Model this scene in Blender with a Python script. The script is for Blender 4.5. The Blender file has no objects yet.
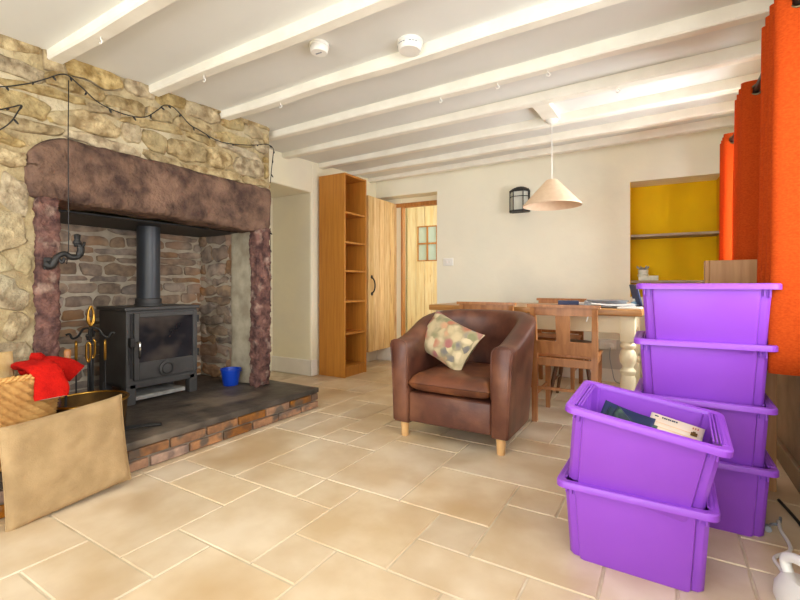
import bpy, bmesh, math, random
from mathutils import Vector, Matrix, noise
C = bpy.context.scene.collection
R = math.radians
PI = math.pi

# ------------------------------------------------------------------ camera
YAW = 31.1
cd = bpy.data.cameras.new('camera')
cd.sensor_width = 36.0
cd.lens = 36.0 * 440 / 800
cd.shift_y = -15 / 800
cd.clip_start = 0.02
cam = bpy.data.objects.new('camera', cd); C.objects.link(cam)
cam.location = (0, 0, 0.915)
cam.rotation_euler = (R(90), 0, R(YAW))
bpy.context.scene.camera = cam

# ------------------------------------------------------------------ world, light, exposure
sc = bpy.context.scene
sc.view_settings.view_transform = 'Standard'
sc.view_settings.look = 'None'
sc.view_settings.gamma = 1.0
sc.view_settings.use_curve_mapping = False
sc.view_settings.exposure = -0.35
w = bpy.data.worlds.new('world'); sc.world = w
w.use_nodes = True
wn = w.node_tree.nodes
wn['Background'].inputs['Color'].default_value = (0.86, 0.93, 1.0, 1)
wn['Background'].inputs['Strength'].default_value = 1.0

def area(name, loc, rot, sx, sy, power, color=(1, 1, 1)):
    l = bpy.data.lights.new(name, 'AREA'); l.shape = 'RECTANGLE'
    l.size = sx; l.size_y = sy; l.energy = power; l.color = color
    o = bpy.data.objects.new(name, l); C.objects.link(o)
    o.location = loc; o.rotation_euler = rot
    return o
# added fill at an invented opening behind the camera; daylight outside the right-wall windows
area('fill_behind', (-1.0, -2.1, 1.25), (R(90), 0, 0), 3.0, 2.1, 150, (0.97, 0.985, 1.0))
area('daylight_window_near', (1.05, .65, 1.35), (0, R(90), 0), 1.3, 2.4, 110, (0.97, 0.985, 1.0))
area('daylight_window_far', (1.05, 3.50, 1.35), (0, R(90), 0), 1.3, 1.1, 150, (0.95, 0.975, 1.0))
area('daylight_hall', (-1.75, 5.25, 1.5), (0, R(90), 0), 1.0, 0.6, 19, (0.97, 0.985, 1.0))
sc.cycles.diffuse_bounces = 8
sc.cycles.max_bounces = 14

# ------------------------------------------------------------------ helpers
def s2l(c):
    def f(v):
        v /= 255.0
        return v / 12.92 if v <= 0.04045 else ((v + 0.055) / 1.055) ** 2.4
    return (f(c[0]), f(c[1]), f(c[2]), 1)

def mat(name, c1, c2=None, scale=5, rough=.6, bump=0, bscale=40, metal=0, stretch=(1, 1, 1), island=0,
        detail=5, lo=.35, hi=.65, spec=.5, c3=None, s3=2.0, lo3=.5, hi3=.7, distort=0, bdist=.01, coat=0, sheen=0):
    m = bpy.data.materials.new(name); m.use_nodes = True
    N = m.node_tree.nodes; L = m.node_tree.links
    b = N['Principled BSDF']
    b.inputs['Roughness'].default_value = rough
    b.inputs['Metallic'].default_value = metal
    b.inputs['Specular IOR Level'].default_value = spec
    if coat: b.inputs['Coat Weight'].default_value = coat
    if sheen: b.inputs['Sheen Weight'].default_value = sheen
    tc = N.new('ShaderNodeTexCoord'); mp = N.new('ShaderNodeMapping')
    mp.inputs['Scale'].default_value = stretch
    L.new(tc.outputs['Object'], mp.inputs['Vector'])
    col = None
    def nz(sc_, det, off=0):
        n = N.new('ShaderNodeTexNoise'); n.inputs['Scale'].default_value = sc_
        n.inputs['Detail'].default_value = det; n.inputs['Distortion'].default_value = distort
        L.new(mp.outputs[0], n.inputs['Vector'])
        return n.outputs['Fac']
    def ramp(fac, a, bb, l, h):
        r = N.new('ShaderNodeValToRGB'); e = r.color_ramp.elements
        e[0].position = l; e[1].position = h; e[0].color = a; e[1].color = bb
        L.new(fac, r.inputs['Fac']); return r.outputs['Color']
    if c2 is None: c2 = c1
    col = ramp(nz(scale, detail), s2l(c1), s2l(c2), lo, hi)
    if c3 is not None:
        mx = N.new('ShaderNodeMix'); mx.data_type = 'RGBA'
        L.new(ramp(nz(s3, 3), (0, 0, 0, 1), (1, 1, 1, 1), lo3, hi3), mx.inputs['Factor'])
        L.new(col, mx.inputs['A']); mx.inputs['B'].default_value = s2l(c3)
        col = mx.outputs['Result']
    if island:
        g = N.new('ShaderNodeNewGeometry'); hs = N.new('ShaderNodeHueSaturation')
        mr = N.new('ShaderNodeMapRange')
        mr.inputs['To Min'].default_value = 1 - island; mr.inputs['To Max'].default_value = 1 + island
        L.new(g.outputs['Random Per Island'], mr.inputs['Value'])
        L.new(mr.outputs[0], hs.inputs['Value'])
        mm = N.new('ShaderNodeMath'); mm.operation = 'MULTIPLY'; mm.inputs[1].default_value = 7.31
        fr = N.new('ShaderNodeMath'); fr.operation = 'FRACT'
        L.new(g.outputs['Random Per Island'], mm.inputs[0]); L.new(mm.outputs[0], fr.inputs[0])
        mr2 = N.new('ShaderNodeMapRange')
        mr2.inputs['To Min'].default_value = 1 - island * 1.6; mr2.inputs['To Max'].default_value = 1 + island * 1.2
        L.new(fr.outputs[0], mr2.inputs['Value']); L.new(mr2.outputs[0], hs.inputs['Saturation'])
        L.new(col, hs.inputs['Color']); col = hs.outputs['Color']
    L.new(col, b.inputs['Base Color'])
    if bump:
        bp = N.new('ShaderNodeBump'); bp.inputs['Strength'].default_value = bump; bp.inputs['Distance'].default_value = bdist
        L.new(nz(bscale, 6), bp.inputs['Height']); L.new(bp.outputs[0], b.inputs['Normal'])
    return m

class MB:
    """collects shapes into one mesh"""
    def __init__(s): s.v = []; s.f = []; s.m = []
    def add(s, vs, fs, mi=0, mtx=None):
        o = len(s.v)
        for p in vs:
            p = Vector(p)
            s.v.append(mtx @ p if mtx else p)
        for f in fs: s.f.append([o + i for i in f]); s.m.append(mi)
    def bm(s, b, mi=0, mtx=None):
        b.verts.ensure_lookup_table()
        for i, v in enumerate(b.verts): v.index = i
        s.add([v.co.copy() for v in b.verts], [[v.index for v in f.verts] for f in b.faces], mi, mtx)
        b.free()
    def box(s, lo, hi, bev=0, seg=2, mi=0, mtx=None):
        b = bmesh.new(); bmesh.ops.create_cube(b, size=1)
        for v in b.verts:
            for k in range(3): v.co[k] = (lo[k] + hi[k]) / 2 + v.co[k] * (hi[k] - lo[k])
        if bev: bmesh.ops.bevel(b, geom=b.edges[:], offset=bev, segments=seg, affect='EDGES', profile=.5)
        s.bm(b, mi, mtx)
    def lathe(s, prof, n=32, mi=0, mtx=None, cap=True):
        vs = []; fs = []
        for (r, z) in prof:
            for k in range(n):
                a = 2 * PI * k / n; vs.append((r * math.cos(a), r * math.sin(a), z))
        for i in range(len(prof) - 1):
            for k in range(n):
                k2 = (k + 1) % n
                fs.append([i * n + k, i * n + k2, (i + 1) * n + k2, (i + 1) * n + k])
        if cap:
            fs.append(list(range(n))[::-1]); fs.append([(len(prof) - 1) * n + k for k in range(n)])
        s.add(vs, fs, mi, mtx)
    def tube(s, pts, r, n=10, mi=0, mtx=None, closed=False, flat=None):
        pts = [Vector(p) for p in pts]; N = len(pts)
        rs = r if isinstance(r, (list, tuple)) else [r] * N
        vs = []; fs = []; up = None
        for i in range(N):
            a = pts[i - 1] if (i > 0 or closed) else pts[i]
            c = pts[(i + 1) % N] if (i < N - 1 or closed) else pts[i]
            t = (c - a).normalized()
            if up is None:
                up = Vector((0, 0, 1)) if abs(t.z) < .9 else Vector((1, 0, 0))
            sd = t.cross(up).normalized(); up = sd.cross(t).normalized()
            for k in range(n):
                an = 2 * PI * k / n
                fx, fy = flat if flat else (1, 1)
                vs.append(pts[i] + sd * rs[i] * fx * math.cos(an) + up * rs[i] * fy * math.sin(an))
        M = N if closed else N - 1
        for i in range(M):
            j = (i + 1) % N
            for k in range(n):
                k2 = (k + 1) % n
                fs.append([i * n + k, i * n + k2, j * n + k2, j * n + k])
        if not closed:
            fs.append(list(range(n))[::-1]); fs.append([(N - 1) * n + k for k in range(n)])
        s.add(vs, fs, mi, mtx)
    def loft(s, rings, mi=0, mtx=None, cap0=True, cap1=True):
        n = len(rings[0]); vs = [p for r_ in rings for p in r_]; fs = []
        for i in range(len(rings) - 1):
            for k in range(n):
                k2 = (k + 1) % n
                fs.append([i * n + k, i * n + k2, (i + 1) * n + k2, (i + 1) * n + k])
        if cap0: fs.append(list(range(n))[::-1])
        if cap1: fs.append([(len(rings) - 1) * n + k for k in range(n)])
        s.add(vs, fs, mi, mtx)
    def grid(s, fn, nu, nv, mi=0, mtx=None, wrap=False):
        vs = [fn(i / nu, j / nv) for j in range(nv + 1) for i in range(nu + (0 if wrap else 1))]
        W = nu if wrap else nu + 1; fs = []
        for j in range(nv):
            for i in range(nu):
                i2 = (i + 1) % W
                fs.append([j * W + i, j * W + i2, (j + 1) * W + i2, (j + 1) * W + i])
        s.add(vs, fs, mi, mtx)
    def build(s, name, m, parent=None, smooth=False, loc=None, rot=None, sub=0):
        me = bpy.data.meshes.new(name); me.from_pydata([tuple(v) for v in s.v], [], s.f)
        ms = m if isinstance(m, (list, tuple)) else [m]
        for x in ms: me.materials.append(x)
        for p, i in zip(me.polygons, s.m): p.material_index = i
        b = bmesh.new(); b.from_mesh(me); bmesh.ops.recalc_face_normals(b, faces=b.faces); b.to_mesh(me); b.free()
        o = bpy.data.objects.new(name, me); C.objects.link(o)
        if parent: o.parent = parent
        if loc: o.location = loc
        if rot: o.rotation_euler = rot
        if sub:
            md = o.modifiers.new('sub', 'SUBSURF'); md.levels = sub; md.render_levels = sub
        if smooth:
            for p in me.polygons: p.use_smooth = True
            if smooth == 'auto': me.set_sharp_from_angle(angle=R(40))
        return o

def tag(o, label, cat, group=None):
    o['label'] = label; o['category'] = cat
    if group: o['group'] = group
    return o
def thing(name, label, cat, loc=(0, 0, 0), rz=0, group=None, rot=None):
    o = bpy.data.objects.new(name, None); C.objects.link(o); o.empty_display_size = .1
    o.location = loc; o.rotation_euler = rot if rot else (0, 0, rz)
    return tag(o, label, cat, group)
def struct(o): o['kind'] = 'structure'; return o
def copy_tree(o, parent=None):
    c = o.copy(); C.objects.link(c)
    if parent: c.parent = parent
    for ch in list(o.children): copy_tree(ch, c)
    return c
def nz(p, s=1.0, off=0): return noise.noise(Vector((p[0] * s + off, p[1] * s - off, p[2] * s + 3.1 * off)))
def rrect(hx, hy, r, z=0, n=5, cx=0, cy=0):
    pts = []
    for qx, qy, a0 in ((1, 1, 0), (-1, 1, 90), (-1, -1, 180), (1, -1, 270)):
        for k in range(n + 1):
            a = R(a0 + 90 * k / n)
            pts.append(Vector((cx + qx * (hx - r) + r * math.cos(a), cy + qy * (hy - r) + r * math.sin(a), z)))
    return pts
def spline(pts, n=8):
    P = [Vector(p) for p in pts]; out = []
    for i in range(len(P) - 1):
        p0 = P[max(i - 1, 0)]; p1 = P[i]; p2 = P[i + 1]; p3 = P[min(i + 2, len(P) - 1)]
        for k in range(n):
            t = k / n
            out.append(.5 * ((2 * p1) + (p2 - p0) * t + (2 * p0 - 5 * p1 + 4 * p2 - p3) * t * t + (3 * p1 - p0 - 3 * p2 + p3) * t ** 3))
    out.append(P[-1]); return out

# ------------------------------------------------------------------ materials
M = {}
M['plaster'] = mat('plaster', (238, 231, 202), (230, 224, 200), 1.6, .9, .25, 9, c3=(222, 216, 198), s3=1.1, lo3=.5, hi3=.75, bdist=.02, spec=.2)
M['plaster_back'] = mat('plaster_back', (240, 236, 216), (233, 230, 212), 1.5, .9, .25, 8, c3=(224, 222, 206), s3=1.3, lo3=.52, hi3=.78, bdist=.02, spec=.2)
M['ceiling'] = mat('ceiling_paint', (228, 229, 224), (222, 223, 218), 1.5, .9, .1, 6, spec=.2)
M['beam'] = mat('beam_paint', (242, 239, 226), (232, 228, 214), 6, .6, .25, 18, spec=.3)
M['white'] = mat('white_gloss_paint', (238, 234, 224), (230, 226, 216), 5, .5, .05, 20)
M['plastic'] = mat('white_plastic', (236, 235, 228), None, 5, .4)
M['yellow'] = mat('yellow_paint', (226, 184, 8), (218, 176, 12), 3, .8, .15, 12, spec=.2)
M['tile'] = mat('limestone_tile', (208, 184, 148), (228, 211, 183), 3.2, .32, .12, 25, island=.055, c3=(190, 160, 120), s3=2.2, lo3=.5, hi3=.78, detail=12, bdist=.004, lo=.38, hi=.62)
M['grout'] = mat('grout', (216, 204, 180), (192, 174, 146), 9, .9)
M['stone'] = mat('rubble_stone', (206, 186, 142), (136, 114, 78), 16, .9, 1.0, 34, island=.15, c3=(176, 162, 126), s3=4, detail=12, spec=.2, bdist=.02, lo=.3, hi=.62)
M['mortar'] = mat('rubble_mortar', (190, 172, 132), (150, 132, 98), 12, .95, 1.0, 30, detail=10, spec=.1, c3=(206, 194, 164), s3=2, bdist=.02)
M['rstone'] = mat('recess_stone', (178, 156, 134), (128, 112, 100), 14, .9, .8, 30, island=.2, c3=(176, 136, 104), s3=2.5, detail=10, spec=.2)
M['rmortar'] = mat('recess_mortar', (208, 196, 176), (182, 168, 148), 12, .95, .6, 35, detail=8, spec=.1)
M['plaster_pier'] = mat('lime_render', (192, 182, 158), (160, 148, 126), 9, .95, .5, 24, detail=8, spec=.1)
M['redstone'] = mat('red_sandstone', (118, 92, 76), (74, 56, 50), 13, .85, 1.0, 34, c3=(140, 110, 92), s3=5, lo3=.5, hi3=.72, detail=12, spec=.25, bdist=.02)
M['jamb'] = mat('tooled_red_stone', (130, 94, 84), (74, 52, 50), 18, .85, 1.0, 44, c3=(172, 148, 132), s3=11, lo3=.56, hi3=.74, detail=12, spec=.25, bdist=.02)
M['slate'] = mat('hearth_slate', (92, 84, 76), (60, 54, 50), 7, .5, .5, 20, c3=(124, 112, 98), s3=3, detail=10, spec=.3)
M['hbrick'] = mat('hearth_brick', (178, 122, 70), (120, 84, 58), 14, .85, .5, 40, island=.25, c3=(100, 84, 70), s3=9, lo3=.54, hi3=.66, detail=8)
M['hmortar'] = mat('hearth_mortar', (150, 138, 120), (120, 110, 96), 12, .95)
M['iron'] = mat('stove_iron', (72, 71, 70), (62, 60, 59), 9, .5, .08, 60, spec=.4)
M['flue'] = mat('flue_enamel', (58, 63, 70), (50, 54, 60), 6, .38, 0, spec=.5)
M['black'] = mat('black_iron', (34, 32, 31), (26, 25, 24), 12, .55, .15, 50)
M['chrome'] = mat('chrome', (200, 200, 198), None, 5, .2, metal=1)
M['brass'] = mat('brass', (206, 160, 72), (172, 126, 52), 8, .28, metal=1)
M['dbrass'] = mat('dull_brass', (120, 92, 52), (84, 62, 36), 8, .4, metal=.8)
M['ash'] = mat('ash_pan', (176, 176, 172), (128, 126, 122), 14, .6)
M['sooty_glass'] = mat('sooty_stove_glass', (44, 44, 50), (28, 28, 32), 4, .12, 0, c3=(126, 112, 98), s3=3.0, lo3=.48, hi3=.95, stretch=(1, 1, 1.3))
M['bookoak'] = mat('oak_veneer', (192, 128, 46), (176, 112, 36), 3, .5, .05, 30, stretch=(14, 14, .8), distort=.5)
M['pine'] = mat('knotty_pine', (240, 206, 144), (214, 168, 102), 4, .55, .1, 30, stretch=(9, 9, .8), distort=.8, island=.10, c3=(172, 116, 62), s3=2.4, lo3=.64, hi3=.72)
M['pinedark'] = mat('pine_frame', (190, 130, 62), (166, 106, 46), 4, .5, .05, 30, stretch=(9, 9, .8))
M['palepine'] = mat('pale_pine', (238, 222, 184), (226, 200, 152), 4, .55, .1, 30, stretch=(9, 9, .8), distort=.6, island=.07, c3=(190, 146, 92), s3=2.4, lo3=.66, hi3=.74)
M['tablewood'] = mat('table_oak', (190, 138, 78), (164, 112, 58), 4, .35, .05, 30, stretch=(1, 12, 12))
M['chairwood'] = mat('chair_elm', (190, 130, 76), (162, 104, 56), 5, .42, .06, 30, stretch=(7, 7, 1))
M['dkwood'] = mat('dark_stool_wood', (112, 72, 40), (86, 54, 30), 5, .45, .06, 30, stretch=(7, 7, 1))
M['cream'] = mat('cream_paint', (232, 220, 186), (224, 210, 172), 5, .5, .05, 20)
M['cabwood'] = mat('cabinet_ash', (186, 140, 88), (168, 120, 70), 4, .5, .05, 30, stretch=(12, 12, .8))
M['leather'] = mat('brown_leather', (104, 62, 46), (78, 44, 34), 7, .42, .3, 120, c3=(126, 82, 60), s3=5, lo3=.52, hi3=.74, detail=10, bdist=.004, spec=.45)
M['leatherseat'] = mat('worn_brown_leather', (116, 66, 42), (86, 48, 32), 7, .4, .25, 120, c3=(152, 98, 60), s3=6, lo3=.52, hi3=.74, detail=10, bdist=.003)
M['beech'] = mat('beech', (226, 184, 128), (212, 166, 108), 5, .4, 0, stretch=(7, 7, 1))
M['burlap'] = mat('burlap', (182, 154, 114), (162, 136, 98), 10, .95, .6, 200, c3=(140, 116, 84), s3=4, lo3=.52, hi3=.8, detail=10, bdist=.003, spec=.1)
M['wicker'] = mat('wicker', (212, 164, 96), (182, 130, 68), 12, .6, .1, 60, spec=.4)
M['red'] = mat('red_suede', (190, 24, 14), (160, 16, 10), 14, .95, .5, 120, spec=.15)
M['lining'] = mat('glove_lining', (196, 176, 160), None, 5, .95)
M['log'] = mat('split_log', (228, 204, 150), (206, 174, 112), 14, .9, .2, 60, stretch=(1, 1, 4))
M['bark'] = mat('log_bark', (122, 98, 70), (90, 70, 50), 20, .95, .5, 60)
M['blue'] = mat('blue_plastic', (18, 70, 190), (14, 60, 176), 6, .4)
M['purple'] = mat('purple_plastic', (150, 78, 206), (146, 74, 202), 3, .36, .02, 60, spec=.4)
M['rod'] = mat('curtain_pole', (52, 44, 38), None, 5, .4)
M['eyelet'] = mat('eyelet_metal', (120, 104, 78), None, 5, .3, metal=1)
M['shade'] = mat('lamp_shade_fabric', (234, 208, 178), (228, 200, 168), 30, .9)
M['lantern_glass'] = mat('frosted_lantern_glass', (206, 208, 196), (188, 190, 178), 6, .3)
M['frost'] = mat('frosted_pane', (196, 214, 208), (180, 200, 194), 3, .2)
M['paper'] = mat('paper', (236, 236, 232), (226, 226, 222), 6, .8)
M['cover'] = mat('leaflet_cover', (222, 214, 200), (226, 206, 182), 12, .5)
M['ink'] = mat('printed_ink', (52, 60, 82), None, 5, .7)
M['inkred'] = mat('printed_red', (190, 120, 96), None, 5, .7)
M['tan_line'] = mat('printed_tan', (226, 190, 150), None, 5, .7)
M['green_cover'] = mat('green_magazine', (46, 66, 76), (36, 52, 62), 5, .35, c3=(96, 132, 84), s3=7, lo3=.55, hi3=.62)
M['navy'] = mat('navy_cover', (34, 46, 84), None, 5, .4)
M['greyfolder'] = mat('grey_cover', (150, 156, 164), (128, 134, 142), 8, .5)
M['cyan'] = mat('pale_blue_plastic', (150, 196, 226), None, 5, .4)
M['cable'] = mat('black_cable', (28, 26, 24), None, 5, .5)
M['bulb'] = mat('tiny_bulb', (214, 210, 196), None, 5, .25)
M['shelfwood'] = mat('grey_shelf_board', (166, 150, 128), (140, 122, 100), 5, .7, .1, 30, stretch=(1, 10, 10))
M['pot'] = mat('glazed_pot', (222, 220, 206), (190, 196, 176), 14, .4)
M['greypanel'] = mat('grey_white_panel', (206, 202, 194), (194, 190, 182), 4, .6)
M['shaded_wall'] = mat('shaded_wall_below_window', (150, 128, 104), (118, 98, 78), 5, .9, .3, 14)  # wall colour darkened to carry the shade below the windows
M['greyred'] = mat('seat_pad', (120, 72, 52), None, 5, .8)

def floral():
    m = mat('floral_tapestry', (196, 178, 142), (150, 138, 104), 10, .9, .25, 160)
    N = m.node_tree.nodes; L = m.node_tree.links; b = N['Principled BSDF']
    tc = N.new('ShaderNodeTexCoord')
    dn = N.new('ShaderNodeTexNoise'); dn.inputs['Scale'].default_value = 14
    L.new(tc.outputs['Object'], dn.inputs['Vector'])
    mxv = N.new('ShaderNodeMix'); mxv.data_type = 'VECTOR'; mxv.inputs['Factor'].default_value = .06
    L.new(tc.outputs['Object'], mxv.inputs['A']); L.new(dn.outputs['Color'], mxv.inputs['B'])
    v = N.new('ShaderNodeTexVoronoi'); v.inputs['Scale'].default_value = 19
    L.new(mxv.outputs['Result'], v.inputs['Vector'])
    r = N.new('ShaderNodeValToRGB'); e = r.color_ramp.elements
    r.color_ramp.interpolation = 'CONSTANT'
    cols = [(0, (204, 186, 146)), (.22, (182, 116, 90)), (.36, (138, 136, 100)), (.52, (214, 196, 158)), (.66, (168, 108, 104)), (.8, (206, 160, 124)), (.92, (120, 116, 112))]
    e[0].position = 0; e[0].color = s2l(cols[0][1]); e[1].position = cols[1][0]; e[1].color = s2l(cols[1][1])
    for p, c in cols[2:]:
        q = e.new(p); q.color = s2l(c)
    sx = N.new('ShaderNodeSeparateColor'); L.new(v.outputs['Color'], sx.inputs[0]); L.new(sx.outputs[0], r.inputs['Fac'])
    dr = N.new('ShaderNodeValToRGB'); dr.color_ramp.elements[0].position = .3; dr.color_ramp.elements[1].position = .8
    L.new(v.outputs['Distance'], dr.inputs['Fac'])
    base = b.inputs['Base Color'].links[0].from_socket
    mx = N.new('ShaderNodeMix'); mx.data_type = 'RGBA'
    L.new(dr.outputs['Color'], mx.inputs['Factor']); L.new(r.outputs['Color'], mx.inputs['A']); L.new(base, mx.inputs['B'])
    L.new(mx.outputs['Result'], b.inputs['Base Color'])
    return m
M['floral'] = floral()

def curtain_mat():
    m = mat('orange_curtain', (222, 94, 30), (204, 75, 20), 7, .85, .3, 260, bdist=.002, spec=.15, stretch=(16, 16, 26), lo=.3, hi=.7)
    N = m.node_tree.nodes; L = m.node_tree.links; b = N['Principled BSDF']; out = N['Material Output']
    t = N.new('ShaderNodeBsdfTranslucent'); mx = N.new('ShaderNodeMixShader'); mx.inputs[0].default_value = .38
    L.new(b.inputs['Base Color'].links[0].from_socket, t.inputs['Color'])
    L.new(b.outputs[0], mx.inputs[1]); L.new(t.outputs[0], mx.inputs[2]); L.new(mx.outputs[0], out.inputs['Surface'])
    return m
M['curtain'] = curtain_mat()
def pane_mat():
    m = bpy.data.materials.new('clear_pane'); m.use_nodes = True
    N = m.node_tree.nodes; L = m.node_tree.links; N.remove(N['Principled BSDF'])
    t = N.new('ShaderNodeBsdfTransparent'); g = N.new('ShaderNodeBsdfGlossy'); g.inputs['Roughness'].default_value = .02
    mx = N.new('ShaderNodeMixShader'); mx.inputs[0].default_value = .06
    L.new(t.outputs[0], mx.inputs[1]); L.new(g.outputs[0], mx.inputs[2]); L.new(mx.outputs[0], N['Material Output'].inputs['Surface'])
    return m
M['pane'] = pane_mat()

# ------------------------------------------------------------------ floor: opus romano limestone tiles on a 20 cm module
def U(u): return -1.968 + .1998 * u
def V(v): return .982 + .2045 * v
preset = [(2,0,2,2),(4,0,1,1),(4,1,2,2),(6,1,2,1),(6,2,1,1),(7,2,2,2),(5,3,2,2),(7,4,1,1),(3,3,2,3),(0,1,2,1),(-1,-1,3,2),
          (1,-2,2,1),(2,-1,1,1),(3,-2,2,2),(1,2,2,1),(3,2,1,1),(5,-1,2,2),(5,5,3,2),(8,4,3,2),(9,3,1,1),(9,1,1,2),(8,1,1,1),
          (10,1,1,3),(11,1,3,3),(11,4,2,1),(-1,-3,2,2),(-1,2,2,3),(1,3,2,2),(2,5,1,2),(7,0,3,1),(1,5,1,1),(0,5,1,2),(3,6,2,1),(1,6,1,2)]
occ = {}
tiles = []
U0, U1, V0, V1 = -6, 13, -12, 19
def put(t):
    for i in range(t[0], t[0] + t[2]):
        for j in range(t[1], t[1] + t[3]):
            if (i, j) in occ: return False
    for i in range(t[0], t[0] + t[2]):
        for j in range(t[1], t[1] + t[3]): occ[(i, j)] = 1
    tiles.append(t); return True
for t in preset: put(t)
rnd = random.Random(5)
for j in range(V0, V1):
    for i in range(U0, U1):
        if (i, j) in occ: continue
        opts = [(3, 2), (2, 2), (2, 3), (2, 1), (1, 2), (2, 2)]
        rnd.shuffle(opts)
        for (a, b_) in opts + [(2, 1), (1, 2), (1, 1)]:
            if all((i + x, j + y) not in occ for x in range(a) for y in range(b_)):
                put((i, j, a, b_)); break
fl = MB()
fl.box((-4.2, -2.3, -.12), (1.0, 5.0, -.004), mi=1)
for (i, j, a, b_) in tiles:
    x0, x1, y0, y1 = U(i) + .0024, U(i + a) - .0024, V(j) + .0024, V(j + b_) - .0024
    x0 = max(x0, -4.1); x1 = min(x1, .75); y1 = min(y1, 4.9); y0 = max(y0, -2.2)
    if x1 - x0 < .01 or y1 - y0 < .01: continue
    e = .004; h = rnd.uniform(-.0008, .0008)
    vs = [(x0, y0, -.006), (x1, y0, -.006), (x1, y1, -.006), (x0, y1, -.006),
          (x0 + e, y0 + e, h), (x1 - e, y0 + e, h), (x1 - e, y1 - e, h), (x0 + e, y1 - e, h)]
    fl.add(vs, [[4, 5, 6, 7], [0, 1, 5, 4], [1, 2, 6, 5], [2, 3, 7, 6], [3, 0, 4, 7]], 0)
struct(fl.build('floor', [M['tile'], M['grout']]))

# ------------------------------------------------------------------ ceiling and walls
def ceil_h(X, Y): return 2.10 + .035 * (Y - 1.48) + .02 * (X + 2.64)
cb = MB()
vs = [(x, y, ceil_h(x, y) + d) for d in (0, .15) for (x, y) in ((-4.2, -2.2), (1.0, -2.2), (1.0, 6.2), (-4.2, 6.2))]
cb.add(vs, [[0, 3, 2, 1], [4, 5, 6, 7], [0, 1, 5, 4], [1, 2, 6, 5], [2, 3, 7, 6], [3, 0, 4, 7]])
struct(cb.build('ceiling', M['ceiling']))

WX = .53                                              # right wall inner face
TOP = 2.34
BA = R(2.9)
def bk(u, d, h):                                      # back wall frame: u along the wall, d into the wall
    return Vector((u * math.cos(BA) - d * math.sin(BA), 4.64 + u * math.sin(BA) + d * math.cos(BA), h))
BM = Matrix.Translation((0, 4.64, 0)) @ Matrix.Rotation(BA, 4, 'Z')
wb = MB()
wb.box((-3.30, .0, 1.985), (-2.24, .3, TOP), mtx=BM)
wb.box((-2.24, .0, -.1), (-.283, .3, TOP), mtx=BM)
wb.box((-.283, .0, -.1), (.42, .3, .80), mtx=BM)
wb.box((-.283, .0, 1.877), (.42, .3, TOP), mtx=BM)
wb.box((.42, .0, -.1), (1.0, .3, TOP), mtx=BM)
wb.box((-2.24, .3, -.1), (1.0, .42, TOP), mtx=BM)
struct(wb.build('wall_back', M['plaster_back']))
# yellow lining of the alcove
al = MB()
al.box((-.295, .285, .78), (.43, .305, 1.885), mtx=BM)
al.box((-.284, .02, .80), (-.279, .286, 1.877), mtx=BM)
al.box((.416, .02, .80), (.421, .286, 1.877), mtx=BM)
struct(al.build('wall_alcove', M['yellow']))

wl = MB()
wl.box((-3.75, 3.33, -.1), (-3.05, 4.86, TOP), .02)
wl.box((-3.75, 2.2, 1.845), (-3.05, 3.345, TOP), .015)
wl.box((-3.9, 2.2, -.1), (-3.6, 3.4, TOP))
struct(wl.build('wall_left', M['plaster']))

# hall beyond the doorway, one step up
hw = MB()
hw.box((-3.6, 4.86, -.1), (-3.28, 5.9, TOP))
hw.box((-3.6, 5.62, -.1), (-1.4, 5.8, TOP))
hw.box((-1.55, 4.9, -.1), (-1.4, 5.8, TOP))
struct(hw.build('wall_hall', M['plaster']))
hf = MB(); hf.box((-3.30, .02, -.1), (-2.24, 1.2, .155), mtx=BM)
struct(hf.build('floor_hall', M['tile']))
hr_ = MB(); hr_.box((-3.045, -.012, 0), (-2.235, .03, .15), .006, mtx=BM); hr_.box((-3.045, -.016, .15), (-2.235, .03, .162), .004, mtx=BM)
struct(hr_.build('baseboard_step', M['white']))
b1 = MB(); b1.box((-3.05, 3.80, 0), (-3.032, 4.475, .15), .005)
struct(b1.build('baseboard_left', M['white']))
b2 = MB(); b2.box((-3.6, 3.312, 0), (-3.035, 3.332, .16), .006); b2.box((-3.052, 3.312, 0), (-3.030, 3.40, .16), .006)
struct(b2.build('baseboard_recess', M['white']))
b3 = MB(); b3.box((-2.23, -.016, 0), (.5, .004, .12), .004, mtx=BM)
struct(b3.build('baseboard_back', M['white']))

# right wall with two windows
wr = MB()
def rw(y0, y1, z0, z1): wr.box((WX, y0, z0), (WX + .32, y1, z1))
W1 = (-.55, 1.95); W2 = (3.0, 4.0)  # first window stretched towards the camera to throw light on the fireplace
rw(-2.2, W1[0], -.1, TOP); rw(W1[0], W1[1], -.1, .80); rw(W1[0], W1[1], 1.88, TOP)
rw(W1[1], W2[0], -.1, TOP); rw(W2[0], W2[1], -.1, .80); rw(W2[0], W2[1], 1.88, TOP); rw(W2[1], 5.0, -.1, TOP)
struct(wr.build('wall_right', M['plaster']))
lo = MB(); lo.box((WX - .012, -1.0, .10), (WX + .01, 4.6, .60))  # thin dark sheet on the wall, painted shade under the curtains
struct(lo.build('wall_right_shade', M['shaded_wall']))
b4 = MB(); b4.box((WX - .03, -1.0, 0), (WX + .005, 4.6, .10), .006)
struct(b4.build('baseboard_right', mat('brown_skirting', (140, 118, 94), (120, 100, 80), 5, .6)))
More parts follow.
